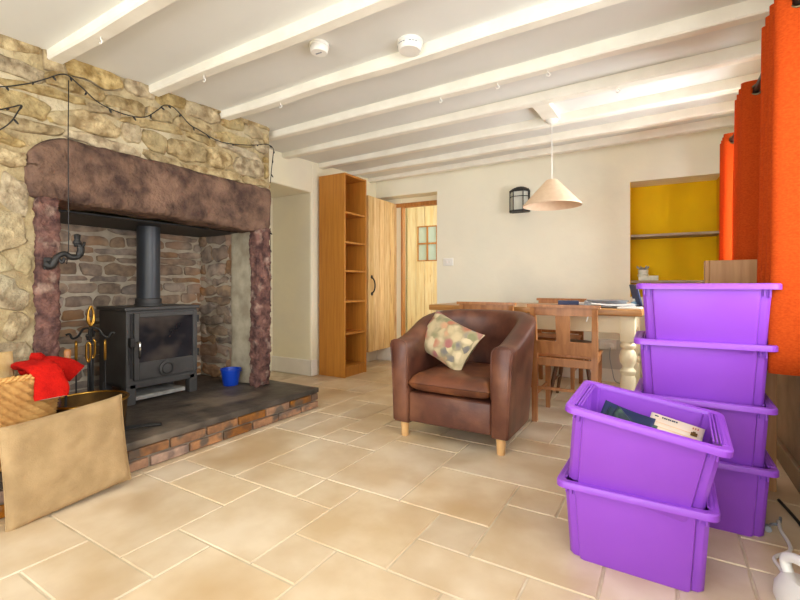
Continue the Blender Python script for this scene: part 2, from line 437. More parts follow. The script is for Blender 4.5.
for i, (y0, y1) in enumerate((W1, W2)):
    wf = MB(); X0, X1 = WX + .16, WX + .22
    wf.box((X0, y0, .80), (X1, y0 + .06, 1.88), .005); wf.box((X0, y1 - .06, .80), (X1, y1, 1.88), .005)
    wf.box((X0, y0, .80), (X1, y1, .86), .005); wf.box((X0, y0, 1.82), (X1, y1, 1.88), .005)
    ym = (y0 + y1) / 2; wf.box((X0, ym - .03, .86), (X1, ym + .03, 1.82), .005)
    wo = struct(wf.build('window_%d' % (i + 1), M['white']))
    for (a, b_) in ((y0 + .06, ym - .03), (ym + .03, y1 - .06)):
        pn = MB(); pn.box((X0 + .025, a, .86), (X0 + .03, b_, 1.82)); pn.build('pane', M['pane'], wo)
    sl = MB(); sl.box((WX - .02, y0 + .002, .775), (X0 + .01, y1 - .002, .808), .004); sl.build('window_sill', M['white'], wo)

# unseen wall behind the camera, wide opening added to admit fill light
wn_ = MB()
wn_.box((-3.9, -1.9, -.1), (-2.5, -1.75, TOP)); wn_.box((.45, -1.9, -.1), (1.0, -1.75, TOP)); wn_.box((-2.5, -1.9, 2.05), (.45, -1.75, TOP))
struct(wn_.build('wall_near', M['plaster']))

# ------------------------------------------------------------------ stonework
def stone_field(mb, org, ud, vd, nd, u0, u1, v0, v1, hr, wr_, gap, bulge, skip, rng, mi=0, wob=.012, tilt=.05, pts=22):
    v = v0
    while v < v1:
        h = rng.uniform(*hr)
        if v + h > v1 - .5 * hr[0]: h = v1 - v
        u = u0 - rng.uniform(0, wr_[1])
        while u < u1:
            wd = rng.uniform(*wr_) * (1.25 if h < sum(hr) / 2 else .9)
            a, b_ = max(u, u0), min(u + wd, u1)
            u += wd
            if b_ - a < .035: continue
            cu, cv = (a + b_) / 2, v + h / 2 + rng.uniform(-.12, .12) * h
            hw_, hh = (b_ - a) / 2 - gap * rng.uniform(.35, .8), h / 2 * rng.uniform(.86, 1.06) - gap * .5
            if hw_ < .012 or hh < .01: continue
            if skip and skip(cu, cv, hw_, hh): continue
            an = rng.uniform(-tilt, tilt); sd = rng.uniform(0, 99); pw = rng.uniform(3.2, 8)
            bl = bulge * rng.uniform(.5, 1.25)
            rings = []
            cut = [(rng.uniform(0, 2 * PI), rng.uniform(.80, 1.0)) for _ in range(3)]
            for (q, d) in ((1.05, -.5), (1.0, .25), (.95, .72), (.78, .93), (.5, 1.0), (.22, 1.0)):
                ring = []
                for k in range(pts):
                    t = 2 * PI * k / pts; c, s_ = math.cos(t), math.sin(t)
                    rr = (abs(c) ** pw + abs(s_) ** pw) ** (-1 / pw)
                    for ca, cd_ in cut:                          # chop corners with straight chords
                        dt = math.cos(t - ca)
                        if dt > .3: rr = min(rr, cd_ * 1.12 / dt)
                    rr *= 1 + .10 * noise.noise(Vector((c * 1.6 + sd, s_ * 1.6, sd)))
                    x, y = c * rr * hw_ * q, s_ * rr * hh * q
                    x, y = x * math.cos(an) - y * math.sin(an), x * math.sin(an) + y * math.cos(an)
                    x += wob * noise.noise(Vector((x * 12 + sd, y * 12, 1))); y += wob * noise.noise(Vector((x * 12, y * 12 + sd, 5)))
                    dd = bl * d + (.5 * bl * noise.noise(Vector((x * 22 + sd, y * 30, 2))) + .4 * bl * noise.noise(Vector((x * 55 + sd, y * 70, 2))) if q < 1 else 0)
                    ring.append(org + ud * (cu + x) + vd * (cv + y) + nd * dd)
                rings.append(ring)
            mb.loft(rings, mi=mi, cap0=False)
        v += h

X_ST = -2.64
wc = MB()
# core of the chimney breast (mortar), around the fireplace opening
wc.box((-3.55, -1.8, .151), (X_ST, .93, TOP), mi=1)
wc.box((-3.55, -1.8, -.1), (X_ST, -.91, .16), mi=1)
wc.box((-3.55, .9, 1.36), (X_ST - .005, 2.41, TOP), mi=1)
wc.box((-3.55, 2.37, -.1), (X_ST - .005, 2.41, 1.5), mi=1)
def skip_front(u, v, hw_, hh):
    if u + hw_ > .90 and v - hh < 1.64: return True
    return False
rg = random.Random(11)
A = Vector((X_ST, 0, 0)); YU = Vector((0, 1, 0)); ZU = Vector((0, 0, 1)); XN = Vector((1, 0, 0))
stone_field(wc, A, YU, ZU, XN, -1.0, .90, .0, 1.62, (.09, .21), (.12, .34), .012, .016, None, rg, wob=.03)
stone_field(wc, A, YU, ZU, XN, -1.0, 2.40, 1.655, 2.16, (.05, .13), (.12, .40), .006, .017, None, rg, wob=.02, tilt=.10)
# end face of the breast
stone_field(wc, Vector((0, 2.41, 0)), Vector((1, 0, 0)), ZU, Vector((0, 1, 0)), -3.05, X_ST, 1.4, 2.14, (.07, .14), (.12, .35), .012, .014, None, rg)
struct(wc.build('wall_chimney', [M['stone'], M['mortar']], smooth='auto'))
# inside of the fireplace
wi = MB()
wi.box((-3.62, .93, 0), (-3.42, 2.5, 1.5), mi=1)
wi.box((-3.5, 2.355, 0), (X_ST - .1, 2.40, 1.45), mi=1)
rg = random.Random(4)
stone_field(wi, Vector((-3.42, 0, 0)), YU, ZU, XN, 1.0, 2.36, .15, 1.36, (.04, .095), (.08, .30), .009, .012, None, rg, wob=.012, tilt=.03)
stone_field(wi, Vector((0, 2.355, 0)), Vector((1, 0, 0)), ZU, Vector((0, -1, 0)), -3.42, -2.93, .15, 1.36, (.05, .15), (.12, .3), .008, .022, None, rg, wob=.03, tilt=.12)
struct(wi.build('wall_fireplace', [M['rstone'], M['rmortar']], smooth='auto'))
# rendered pier between the rough side and the jamb
def lumpy(lo_, hi_, n, amp, fr, seed, round_=0, hh=1.0):
    b = bmesh.new(); bmesh.ops.create_cube(b, size=1)
    for v in b.verts:
        for k in range(3): v.co[k] = (lo_[k] + hi_[k]) / 2 + v.co[k] * (hi_[k] - lo_[k])
    if round_: bmesh.ops.bevel(b, geom=b.edges[:], offset=round_, segments=2, affect='EDGES', profile=.5)
    for axis in range(3):
        L_ = hi_[axis] - lo_[axis]; cuts = int(L_ / n)
        for k in range(1, cuts):
            co = Vector((0, 0, 0)); no = Vector((0, 0, 0)); co[axis] = lo_[axis] + L_ * k / cuts; no[axis] = 1
            bmesh.ops.bisect_plane(b, geom=b.verts[:] + b.edges[:] + b.faces[:], plane_co=co, plane_no=no)
    b.normal_update()
    ds = []
    for v in b.verts:
        p = v.co * fr + Vector((seed, seed * .7, seed * 1.3))
        d = noise.fractal(p, hh, 2.0, 6)
        ds.append(v.normal * d * amp)
    for v, d in zip(b.verts, ds): v.co += d
    return b
pp = MB(); pp.bm(lumpy((-2.96, 2.30, .15), (-2.66, 2.42, 1.34), .03, .008, 5, 3, .01))
struct(pp.build('trim_fireplace_pier', M['plaster_pier'], smooth=True))

# red sandstone lintel and jambs: each a block of its own
b = lumpy((-2.86, .885, 1.338), (-2.60, 2.405, 1.662), .022, .012, 7, 8, .035)
for v in b.verts:                                      # worn upper left corner
    d = (1.06 - v.co.y); 
    if d > 0 and v.co.z > 1.5: v.co.z -= d * d * 3.2 * (v.co.z - 1.45) / .2
    v.co.z -= .03 * max(0, (v.co.y - 1.6)) * (1 if v.co.z < 1.5 else 0)
lt = MB(); lt.bm(b)
tag(lt.build('stone_lintel', M['redstone'], smooth=True), 'long dark red sandstone lintel above the wood stove', 'lintel')
j1 = MB(); j1.bm(lumpy((-2.84, .915, .15), (-2.60, 1.012, 1.345), .009, .011, 13, 21, .012, .45))
tag(j1.build('stone_jamb', M['jamb'], smooth=True), 'tooled red stone jamb left of the stove, with iron bracket', 'jamb')
j2 = MB(); j2.bm(lumpy((-2.69, 2.255, .15), (-2.605, 2.395, 1.345), .009, .012, 12, 5, .015, .45))
tag(j2.build('stone_jamb', M['jamb'], smooth=True), 'tooled red stone jamb right of the blue bucket', 'jamb')
rp = MB(); rp.box((-3.44, 1.0, 1.322), (-2.87, 2.36, 1.334), .002)
tag(rp.build('register_plate', M['black']), 'black metal plate closing the chimney under the lintel', 'plate')

# hearth
ht = thing('hearth', 'raised dark slate hearth with brick edge under the stove', 'hearth', (-2.2, 1.0, 0))
hs = MB(); b = lumpy((-3.42, -.9, .115), (-2.215, 2.50, .15), .05, .003, 6, 2, .004)
hs.bm(b, mtx=Matrix.Translation((2.2, -1.0, 0)))
hs.build('slab', M['slate'], ht, smooth='auto')
hb = MB(); rg = random.Random(3); T = Matrix.Translation((2.2, -1.0, 0))
hb.box((-3.3, -.9, 0), (-2.232, 2.483, .118), mi=1, mtx=T)
for c, z0 in enumerate((.004, .062)):
    y = -.9 - .11 * c
    while y < 2.49:
        L_ = .215; y1 = min(y + L_ - .012, 2.495)
        if y1 - y > .03:
            dx = rg.uniform(-.004, .004)
            hb.box((-2.30, y, z0 + rg.uniform(-.001, .002)), (-2.217 + dx, y1, z0 + .048), .006, mtx=T)
        y += L_
    x = -2.31 - .08 * c
    while x > -2.66:
        hb.box((x - .2, 2.42, z0), (x - .012, 2.497, z0 + .048), .006, mtx=T); x -= .215
hb.build('brick_edge', [M['hbrick'], M['hmortar']], ht)

# ------------------------------------------------------------------ ceiling beams
bl_ = [(0.02, 'whitewashed ceiling beam behind the viewpoint, near wall'), (.50, 'white ceiling beam nearest the viewer, outside the top left corner'),
       (1.00, 'white ceiling beam nearest the viewer, crossing the top left corner'),
       (1.50, 'second nearest white ceiling beam, in front of the small round detector'),
       (2.00, 'white ceiling beam just behind the large round smoke alarm'),
       (2.50, 'white ceiling beam ending at the far corner of the stone chimney'),
       (2.98, 'white ceiling beam carrying the near end of the lamp board'),
       (3.48, 'white ceiling beam above the pendant lamp and bookcase top'),
       (3.95, 'second white ceiling beam from the far wall'),
       (4.36, 'white ceiling beam closest to the far wall')]
hooks = {3: [-2.19], 4: [-2.16], 5: [-2.10], 6: [-.85, -1.22, -.56], 7: [-.25]}
hooks = {2: [-2.19], 3: [-2.16], 4: [-2.10], 5: [-.85, -1.22, -.56], 6: [-.25]}
for i, (y0, lab) in enumerate(bl_):
    if i < 2: continue
    bm_ = MB(); xl = -2.72 if y0 < 2.45 else -3.08
    NS = 30; rings = []
    for k in range(NS + 1):
        X = xl + (WX + .02 - xl) * k / NS
        Y = y0 + .04 * (X + 2.64) / 3.1
        top = ceil_h(X, Y) + .02
        bot = ceil_h(X, Y) - (.048 + .028 * (X + 2.64) / 3.1) + .006 * nz((X * 2, y0 * 3, 0))
        hwid = .036 + .003 * nz((X * 3, y0, 4))
        yo = .006 * nz((X * 1.5, y0 * 5, 9))
        e = .008
        rings.append([Vector((X, Y + yo + a, h_)) for a, h_ in ((-hwid, top), (-hwid, bot + e), (-hwid + e, bot), (hwid - e, bot), (hwid, bot + e), (hwid, top))])
    bm_.loft(rings)
    ob = tag(bm_.build('ceiling_beam', M['beam'], smooth='auto'), lab, 'beam', None)
    for hx in hooks.get(i, []):
        Y = y0 + .04 * (hx + 2.64) / 3.1; zb = ceil_h(hx, Y) - (.048 + .028 * (hx + 2.64) / 3.1)
        hk = MB()
        hk.tube([(hx, Y, zb + .006), (hx, Y, zb - .012), (hx + .008, Y, zb - .018), (hx + .012, Y, zb - .026), (hx + .006, Y, zb - .034), (hx - .004, Y, zb - .032), (hx - .008, Y, zb - .024)], .003, 8)
        hk.build('cup_hook', M['plastic'], ob, smooth=True)

# ------------------------------------------------------------------ doors
d1 = thing('door_1', '', '', (-2.89, 4.74, .16), R(-90 + 2.5)); struct(d1)
for k in ('label', 'category'): del d1[k]
dm = MB(); n = 6; DW = .715
for k in range(n):
    dm.box((DW * k / n + .0025, -.018, 0), (DW * (k + 1) / n - .0025, .018, 1.76), .005)
dm.build('planks', M['pine'], d1)
le = MB()
for z in (.25, .85, 1.45): le.box((.04, -.04, z), (DW - .04, -.018, z + .11), .004)
le.build('ledge', M['pine'], d1)
hd = MB()
for s in (-1,):
    hd.tube(spline([(.645, .02, .66), (.645, .05, .69), (.645, .062, .75), (.645, .05, .81), (.645, .02, .84)], 6), .008, 10)
    hd.lathe([(.002, -.003), (.02, -.003), (.02, .004), (.002, .004)], 14, mtx=Matrix.Translation((.645, .020, .655)) @ Matrix.Rotation(R(90), 4, 'X'))
    hd.lathe([(.002, -.003), (.02, -.003), (.02, .004), (.002, .004)], 14, mtx=Matrix.Translation((.645, .020, .845)) @ Matrix.Rotation(R(90), 4, 'X'))
hd.build('handle', M['black'], d1, smooth=True)
df = MB()
df.box((-3.05, .17, 1.875), (-2.2, .25, 1.925), .006, mtx=BM); df.box((-2.80, .17, .16), (-2.775, .25, 1.88), .006, mtx=BM)
df.box((-2.232, .17, .16), (-2.2, .25, 1.93), .006, mtx=BM)
struct(df.build('trim_1', M['pinedark']))
wj = MB(); wj.box((-3.1, .18, .1), (-2.80, .3, TOP), .004, mtx=BM); wj.box((-2.9, .19, 1.92), (-2.2, .3, TOP), mtx=BM)
struct(wj.build('wall_doorway', M['plaster']))

d2 = thing('door_2', '', '', (-3.22, 5.56, .155), R(2.9)); struct(d2)
for k in ('label', 'category'): del d2[k]
dm = MB(); DW = .84; n = 6
px0, px1, pz0, pz1 = .165, .475, 1.10, 1.60
for k in range(n):
    x0, x1 = DW * k / n + .003, DW * (k + 1) / n - .003
    if x1 <= px0 or x0 >= px1: dm.box((x0, -.02, 0), (x1, .02, 1.93), .003)
    else:
        dm.box((x0, -.02, 0), (x1, .02, pz0), .003); dm.box((x0, -.02, pz1), (x1, .02, 1.93), .003)
        if x0 < px0: dm.box((x0, -.02, pz0), (px0, .02, pz1))
        if x1 > px1: dm.box((px1, -.02, pz0), (x1, .02, pz1))
dm.build('planks', M['palepine'], d2)
gb = MB(); mx_, mz = (px0 + px1) / 2, (pz0 + pz1) / 2
gb.box((px0, -.026, pz0), (px0 + .014, .0, pz1)); gb.box((px1 - .014, -.026, pz0), (px1, 0, pz1))
gb.box((px0, -.026, pz0), (px1, 0, pz0 + .014)); gb.box((px0, -.026, pz1 - .014), (px1, 0, pz1))
gb.box((mx_ - .011, -.026, pz0), (mx_ + .011, 0, pz1)); gb.box((px0, -.026, mz - .011), (px1, 0, mz + .011))
gb.build('glazing_bars', M['pinedark'], d2)
for (a, b_) in ((px0 + .014, mx_ - .011), (mx_ + .011, px1 - .014)):
    for (c, d) in ((pz0 + .014, mz - .011), (mz + .011, pz1 - .014)):
        p = MB(); p.box((a, -.008, c), (b_, .002, d)); p.build('pane', M['frost'], d2)

# ------------------------------------------------------------------ bookcase
bc = thing('bookcase', 'tall narrow oak bookcase with empty shelves against left wall', 'bookcase', (-2.86, 3.60, 0))
x0, x1, y0, y1 = -.165, .165, -.185, .185
p = MB(); p.box((x0, y0, 0), (x1, y0 + .018, 2.02), .0015); p.build('side_panel', M['bookoak'], bc)
p = MB(); p.box((x0, y1 - .018, 0), (x1, y1, 2.02), .0015); p.build('side_panel', M['bookoak'], bc)
p = MB(); p.box((x0, y0 + .018, .0), (x0 + .008, y1 - .018, 2.02)); p.build('back_panel', M['bookoak'], bc)
p = MB(); p.box((x0 + .008, y0 + .018, 2.002), (x1, y1 - .018, 2.02), .0015); p.build('top', M['bookoak'], bc)
p = MB(); p.box((x1 - .03, y0 + .018, 0), (x1 - .012, y1 - .018, .085)); p.build('plinth', M['bookoak'], bc)
for z in (.085, .42, .74, 1.045, 1.33, 1.625):
    p = MB(); p.box((x0 + .008, y0 + .018, z), (x1 - .004, y1 - .018, z + .018), .001); p.build('shelf', M['bookoak'], bc)

# ------------------------------------------------------------------ wood stove
st = thing('wood_stove', 'black steel wood burning stove with glass door on hearth', 'stove', (-3.075, 1.725, .15))
p = MB(); p.box((-.17, -.245, .12), (.17, .245, .60), .006); 
p.box((-.15, -.225, .10), (.172, .225, .14), .004)
p.build('body', M['iron'], st)
p = MB(); p.box((-.18, -.258, .60), (.185, .258, .622), .005); p.build('top_plate', M['iron'], st)
for sx in (-.14, .15):
    for sy in (-.215, .215):
        p = MB(); p.box((sx - .03, sy - .03, 0), (sx + .022, sy + .03, .13), .004); p.build('leg', M['iron'], st)
p = MB(); p.box((-.12, -.18, .02), (.16, .16, .045), .003); p.build('ash_pan', M['ash'], st)
dr = MB()
def frame(mb, x0, x1, ya, yb, za, zb, ia, ib, ja, jb, bev=.004):
    mb.box((x0, ya, za), (x1, ia, zb), bev); mb.box((x0, ib, za), (x1, yb, zb), bev)
    mb.box((x0, ia, za), (x1, ib, ja), bev); mb.box((x0, ia, jb), (x1, ib, zb), bev)
frame(dr, .171, .192, -.205, .232, .155, .585, -.175, .20, .265, .555)
do = dr.build('door', M['iron'], st)
p = MB(); p.box((.174, -.176, .264), (.182, .201, .556)); p.build('glass', M['sooty_glass'], do)
p = MB(); p.lathe([(.001, 0), (.046, 0), (.05, .004), (.05, .014), (.044, .018), (.001, .018)], 36, mtx=Matrix.Translation((.192, .0, .207)) @ Matrix.Rotation(R(90), 4, 'Y'))
dial = p.build('air_dial', M['iron'], do, smooth='auto')
p = MB()
ring = [(.212, .035 * math.cos(2 * PI * k / 32), .207 + .035 * math.sin(2 * PI * k / 32)) for k in range(32)]
p.tube(ring, .004, 8, closed=True); p.build('dial_ring', M['black'], dial, smooth=True)
p = MB(); p.tube([(.20, -.19, .40), (.222, -.19, .40), (.225, -.19, .395), (.225, -.19, .30)], .008, 10); hh_ = p.build('handle', M['chrome'], do, smooth=True)
p = MB(); p.box((.172, -.235, .37), (.205, -.205, .43), .005); p.box((.172, -.232, .26), (.178, -.214, .36), .002); p.box((.1725, -.222, .17), (.176, -.212, .58)); p.build('latch', M['black'], st)
for z in (.26, .50):
    p = MB(); p.lathe([(.011, 0), (.011, .05)], 14, mtx=Matrix.Translation((.185, .238, z))); p.build('hinge', M['black'], st, smooth='auto')
p = MB(); p.lathe([(.073, .622), (.073, 1.30)], 36, mtx=Matrix.Translation((-.04, .012, 0))); fp = p.build('flue_pipe', M['flue'], st, smooth='auto')
p = MB(); p.lathe([(.09, .622), (.09, .632), (.082, .636), (.082, .668), (.074, .672)], 36, mtx=Matrix.Translation((-.04, .012, 0))); p.build('flue_collar', M['iron'], fp, smooth='auto')

# ------------------------------------------------------------------ fire irons stand
cs = thing('fire_iron_stand', 'wrought iron companion stand with brass handles left of stove', 'fire irons', (-2.80, 1.235, .15))
p = MB(); p.lathe([(.001, 0), (.085, 0), (.085, .012), (.03, .022), (.001, .022)], 28); p.build('base', M['black'], cs, smooth='auto')
p = MB(); p.tube([(0, 0, .02), (0, 0, .53)], .008, 10); p.build('pole', M['black'], cs, smooth=True)
p = MB(); p.lathe([(.002, .08), (.016, .085), (.024, .105), (.016, .125), (.022, .14), (.008, .15)], 18); p.build('brass_knop', M['brass'], cs, smooth=True)
p = MB()
for sg in (-1, 1):
    for m in (.012, -.012):
        p.tube(spline([(0, 0, .53), (0.002, sg * .013 + m * .3, .56), (0, sg * .014, .60), (0, sg * .006, .635), (0, 0, .645)], 6), .006, 8)
p.build('top_handle', M['brass'], cs, smooth=True)
for ax in ((.55, .84), (-.84, .55)):
    p = MB()
    for sg in (-1, 1):
        p.tube([Vector((ax[0] * q * sg, ax[1] * q * sg, z)) for q, z in [(v.x, v.z) for v in spline([(0, 0, .52), (.035, 0, .515), (.06, 0, .475), (.085, 0, .465), (.098, 0, .49), (.115, 0, .485)], 6)]], .006, 8)
    p.build('hook_arm', M['black'], cs, smooth=True)
for (ax, kind) in (((.55, .84), 'poker'), ((-.55, -.84), 'shovel'), ((-.84, .55), 'tongs'), ((.84, -.55), 'brush')):
    x, y = ax[0] * .068, ax[1] * .068
    tl = MB(); tl.tube([(x, y, .05), (x, y, .34)], .0045, 8)
    if kind == 'shovel': tl.box((x - .035, y - .035, .035), (x + .035, y + .035, .045), .003); tl.box((x - .035, y - .035, .035), (x - .03, y + .035, .11))
    if kind == 'brush': tl.lathe([(.006, .03), (.03, .03), (.026, .10), (.01, .12)], 16, mtx=Matrix.Translation((x, y, 0)))
    to = tag(tl.build('fire_' + kind, M['black'], None, smooth='auto', loc=(-2.80, 1.235, .15)),
             {'poker': 'iron poker with brass handle hanging on right of fire iron stand', 'shovel': 'iron hearth shovel with brass handle hanging on left of stand',
              'tongs': 'fire tongs with brass handle hanging behind the stand pole', 'brush': 'hearth brush with brass handle hanging in front of the stand pole'}[kind], kind, 'fire irons on the stand')
    hm = MB()
    for sg in (-1, 1):
        hm.tube(spline([(x, y, .335), (x + sg * ax[1] * .008, y - sg * ax[0] * .008, .36), (x + sg * ax[1] * .009, y - sg * ax[0] * .009, .40), (x + sg * ax[1] * .008, y - sg * ax[0] * .008, .435), (x, y, .447)], 6), .0062, 8)
    hm.build('brass_handle', M['brass'], to, smooth=True)

# brass log bucket, hearth shovel in it
kb = thing('coal_bucket', 'round brass coal bucket behind the hessian cushion', 'bucket', (-2.475, 1.085, .15))
p = MB(); p.lathe([(.001, 0), (.12, 0), (.155, .03), (.165, .178), (.168, .19), (.160, .19), (.15, .03), (.001, .008)], 40, cap=False); p.build('bowl', M['dbrass'], kb, smooth=True)
p = MB(); p.tube([(.168 * math.cos(2 * PI * k / 48), .168 * math.sin(2 * PI * k / 48), .192) for k in range(48)], .0065, 10, closed=True); p.build('rim', M['brass'], kb, smooth=True)
hsv = thing('hand_shovel', 'small wooden handled iron shovel standing in the brass bucket', 'shovel', (-2.53, 1.0, .162), rot=(R(-3), R(-3), 0))
p = MB(); p.tube([(0, 0, .01), (0, 0, .32)], .006, 8); p.box((-.035, -.004, .0), (.035, .004, .08), .002); p.build('blade', M['black'], hsv)
p = MB(); p.lathe([(.006, .31), (.013, .32), (.012, .37), (.016, .42), (.012, .432), (.001, .435)], 16); p.build('handle', M['chairwood'], hsv, smooth=True)

tg = thing('fire_tongs', 'black iron fire tongs lying on the slate in front of stove', 'tongs', (-2.42, 1.26, .156), R(60))
p = MB()
for sg in (-1, 1):
    p.tube(spline([(-.14, sg * .004, .003), (-.05, sg * .018, .006), (.08, sg * .014, .006), (.14, sg * .005, .003)], 6), .0055, 8)
p.build('arms', M['black'], tg, smooth=True)
p = MB(); p.lathe([(.002, -.02), (.011, -.018), (.011, .018), (.002, .02)], 14, mtx=Matrix.Translation((-.145, 0, .008)) @ Matrix.Rotation(R(90), 4, 'X')); p.build('pivot', M['chrome'], tg, smooth='auto')

bk_ = thing('pail', 'small bright blue plastic pail on the hearth right of stove', 'bucket', (-2.85, 2.215, .15))
p = MB(); p.lathe([(.001, 0), (.052, 0), (.054, .004), (.072, .118), (.077, .12), (.077, .126), (.069, .126), (.05, .006), (.001, .006)], 36, cap=False); p.build('body', M['blue'], bk_, smooth='auto')
p = MB(); p.tube([(.079 * math.cos(PI * k / 16), .079 * math.sin(PI * k / 16), .121 - .02 * math.sin(PI * k / 16)) for k in range(17)], .003, 8); p.build('handle', M['blue'], bk_, smooth=True)

# iron dragon-like bracket on left jamb
ib = thing('iron_bracket', 'black wrought iron curled bracket on the left stone jamb', 'bracket', (-2.585, .955, 1.02))
p = MB(); p.tube(spline([(0, -.015, .0), (.01, .01, -.012), (.02, .03, .035), (.025, .06, .05), (.025, .085, .035), (.028, .115, .04), (.028, .128, .075), (.026, .118, .10), (.024, .10, .10)], 6), [.016] * 12 + [.013] * 10 + [.014] * 10 + [.017] * 8 + [.012] * 9, 10)
p.build('arm', M['black'], ib, smooth=True)
p = MB(); p.tube(spline([(.02, .03, .035), (.03, .045, .005), (.03, .055, .03)], 5), .007, 8); p.build('curl', M['black'], ib, smooth=True); p = MB(); p.tube(spline([(.026, .125, .09), (.028, .14, .10), (.026, .145, .115)], 5), .007, 8); p.build('curl', M['black'], ib, smooth=True); p = MB()
p.lathe([(.003, .10), (.02, .104), (.02, .112), (.012, .125), (.016, .15), (.004, .155)], 14, mtx=Matrix.Translation((.026, .112, 0))); p.build('candle_cup', M['black'], ib, smooth=True)
p = MB(); p.box((-.012, -.018, -.03), (.002, .018, .03), .004); p.build('wall_plate', M['black'], ib)

# ------------------------------------------------------------------ log basket, log, gloves, hessian cushion
bs = thing('wicker_basket', 'woven wicker log basket on the hearth at the left edge', 'basket', (-2.50, .655, .15))
def sup(t, hx, hy, e=4.5):
    c, s = math.cos(t), math.sin(t)
    r = (abs(c) ** e + abs(s) ** e) ** (-1 / e)
    return c * r * hx, s * r * hy
p = MB(); NT = 264; rows = 22
def wv(i, j, inner=0):
    t = 2 * PI * i; z = .375 * j; k = .86 + .14 * j
    x, y = sup(t, .215 * k - inner, .262 * k - inner)
    ph = math.sin(44 * t) * (1 if int(round(j * rows)) % 2 else -1)
    d = .016 * ph
    return Vector((x * (1 + d / .2), y * (1 + d / .2), z))
p.grid(lambda i, j: wv(i, j), NT, rows, wrap=True)
p.grid(lambda i, j: wv(i, j, .014), NT, rows, wrap=True)
p.box((-.17, -.2, 0), (.17, .2, .014))
bo = p.build('woven_body', M['wicker'], bs, smooth=True)
p = MB()
for q in range(3):
    pts = []
    for k in range(120):
        t = 2 * PI * k / 120; x, y = sup(t, .213, .26)
        a = 30 * t + 2 * PI * q / 3
        pts.append((x * (1 + .03 * math.cos(a)), y * (1 + .03 * math.cos(a)), .378 + .009 * math.sin(a)))
    p.tube(pts, .007, 6, closed=True)
p.build('braided_rim', M['wicker'], bs, smooth=True)

def log_(name, label, loc, rot, L_, r, seed):
    p = MB(); n = 16; rings = []
    for k in range(9):
        x = -L_ / 2 + L_ * k / 8; ring = []
        for q in range(n):
            a = 2 * PI * q / n; rr = r * (1 + .12 * nz((math.cos(a), math.sin(a), seed), 1.5) + .04 * nz((x * 8, math.cos(a), math.sin(a)), 2))
            yy = rr * math.cos(a); zz = rr * math.sin(a)
            if zz > .25 * r: zz = .25 * r + (zz - .25 * r) * .25
            ring.append((x, yy, zz))
        rings.append([Vector(v) for v in ring])
    p.loft(rings)
    o = p.build(name, [M['log'], M['bark']], None, smooth='auto', loc=loc, rot=rot)
    return tag(o, label, 'log')
log_('split_log', 'pale split log standing upright out of the wicker basket', (-2.46, .735, .49), (R(4), R(86), R(30)), .26, .055, 3)
log_('split_log', 'split log lying low inside the wicker basket', (-2.56, .55, .24), (0, R(6), R(80)), .30, .06, 7)

def glove(name, label, path, wid, thk, cuff):
    th = thing(name, label, 'glove', path[0])
    P = spline([Vector(q) - Vector(path[0]) for q in path], 8); N = len(P)
    mb = MB(); rings = []; n = 20; 
    for i, q in enumerate(P):
        t = i / (N - 1)
        tg_ = (P[min(i + 1, N - 1)] - P[max(i - 1, 0)]).normalized()
        side = Vector(cuff).normalized(); side = (side - tg_ * side.dot(tg_)).normalized(); up = side.cross(tg_).normalized()
        wq = wid * (.55 + .45 * min(1, t * 2.2)) * (1 + .12 * math.sin(t * 9)); tq = thk * (.8 + .3 * t)
        if i < 2: wq *= .6 + .3 * i; tq *= .6 + .3 * i
        ring = []
        for k in range(n):
            a = 2 * PI * k / n
            r_ = 1 + .10 * nz((math.cos(a) * 2, math.sin(a) * 2, t * 5 + path[0][1] * 30))
            ring.append(q + side * wq * r_ * math.cos(a) + up * tq * r_ * math.sin(a))
        rings.append(ring)
    mb.loft(rings, cap1=False)
    inner = [[q_ + (rc - q_) * .12 for q_ in rings[-1]] for rc in [sum(rings[-1], Vector()) / n]][0]
    inner2 = [[q_ + (rc - q_) * .3 for q_ in rings[-6]] for rc in [sum(rings[-6], Vector()) / n]][0]
    mb.loft([rings[-1], inner], cap0=False, cap1=False)
    mb.build('gauntlet', M['red'], th, smooth=True)
    lb = MB(); lb.loft([inner, inner2], cap0=False, cap1=True); lb.build('lining', M['lining'], th, smooth=True)
    # thumb
    tb = MB(); m_ = P[N // 3]; tgm = (P[N // 3 + 1] - m_).normalized(); sd = Vector(cuff).normalized()
    tb.tube([m_ + sd * wid * .5, m_ + sd * wid * 1.0 - tgm * .02, m_ + sd * wid * 1.25 - tgm * .05], [.022, .022, .015], 12); tb.build('thumb', M['red'], th, smooth=True)
    return th
G1 = [(-2.44, 0.785, 0.555), (-2.36, 0.81, 0.568), (-2.275, 0.832, 0.55), (-2.245, 0.837, 0.492), (-2.228, 0.836, 0.435)]
G2 = [(-2.46, .796, .535), (-2.44, .851, .548), (-2.42, .908, .552), (-2.40, .955, .53), (-2.38, .992, .495)]
glove('stove_glove', 'red suede stove glove hanging over the front of the basket rim', G1, .055, .022, (.55, .83, 0))
glove('stove_glove', 'red suede stove glove lying across the basket, cuff toward stove', G2, .042, .024, (-.3, .3, .9))

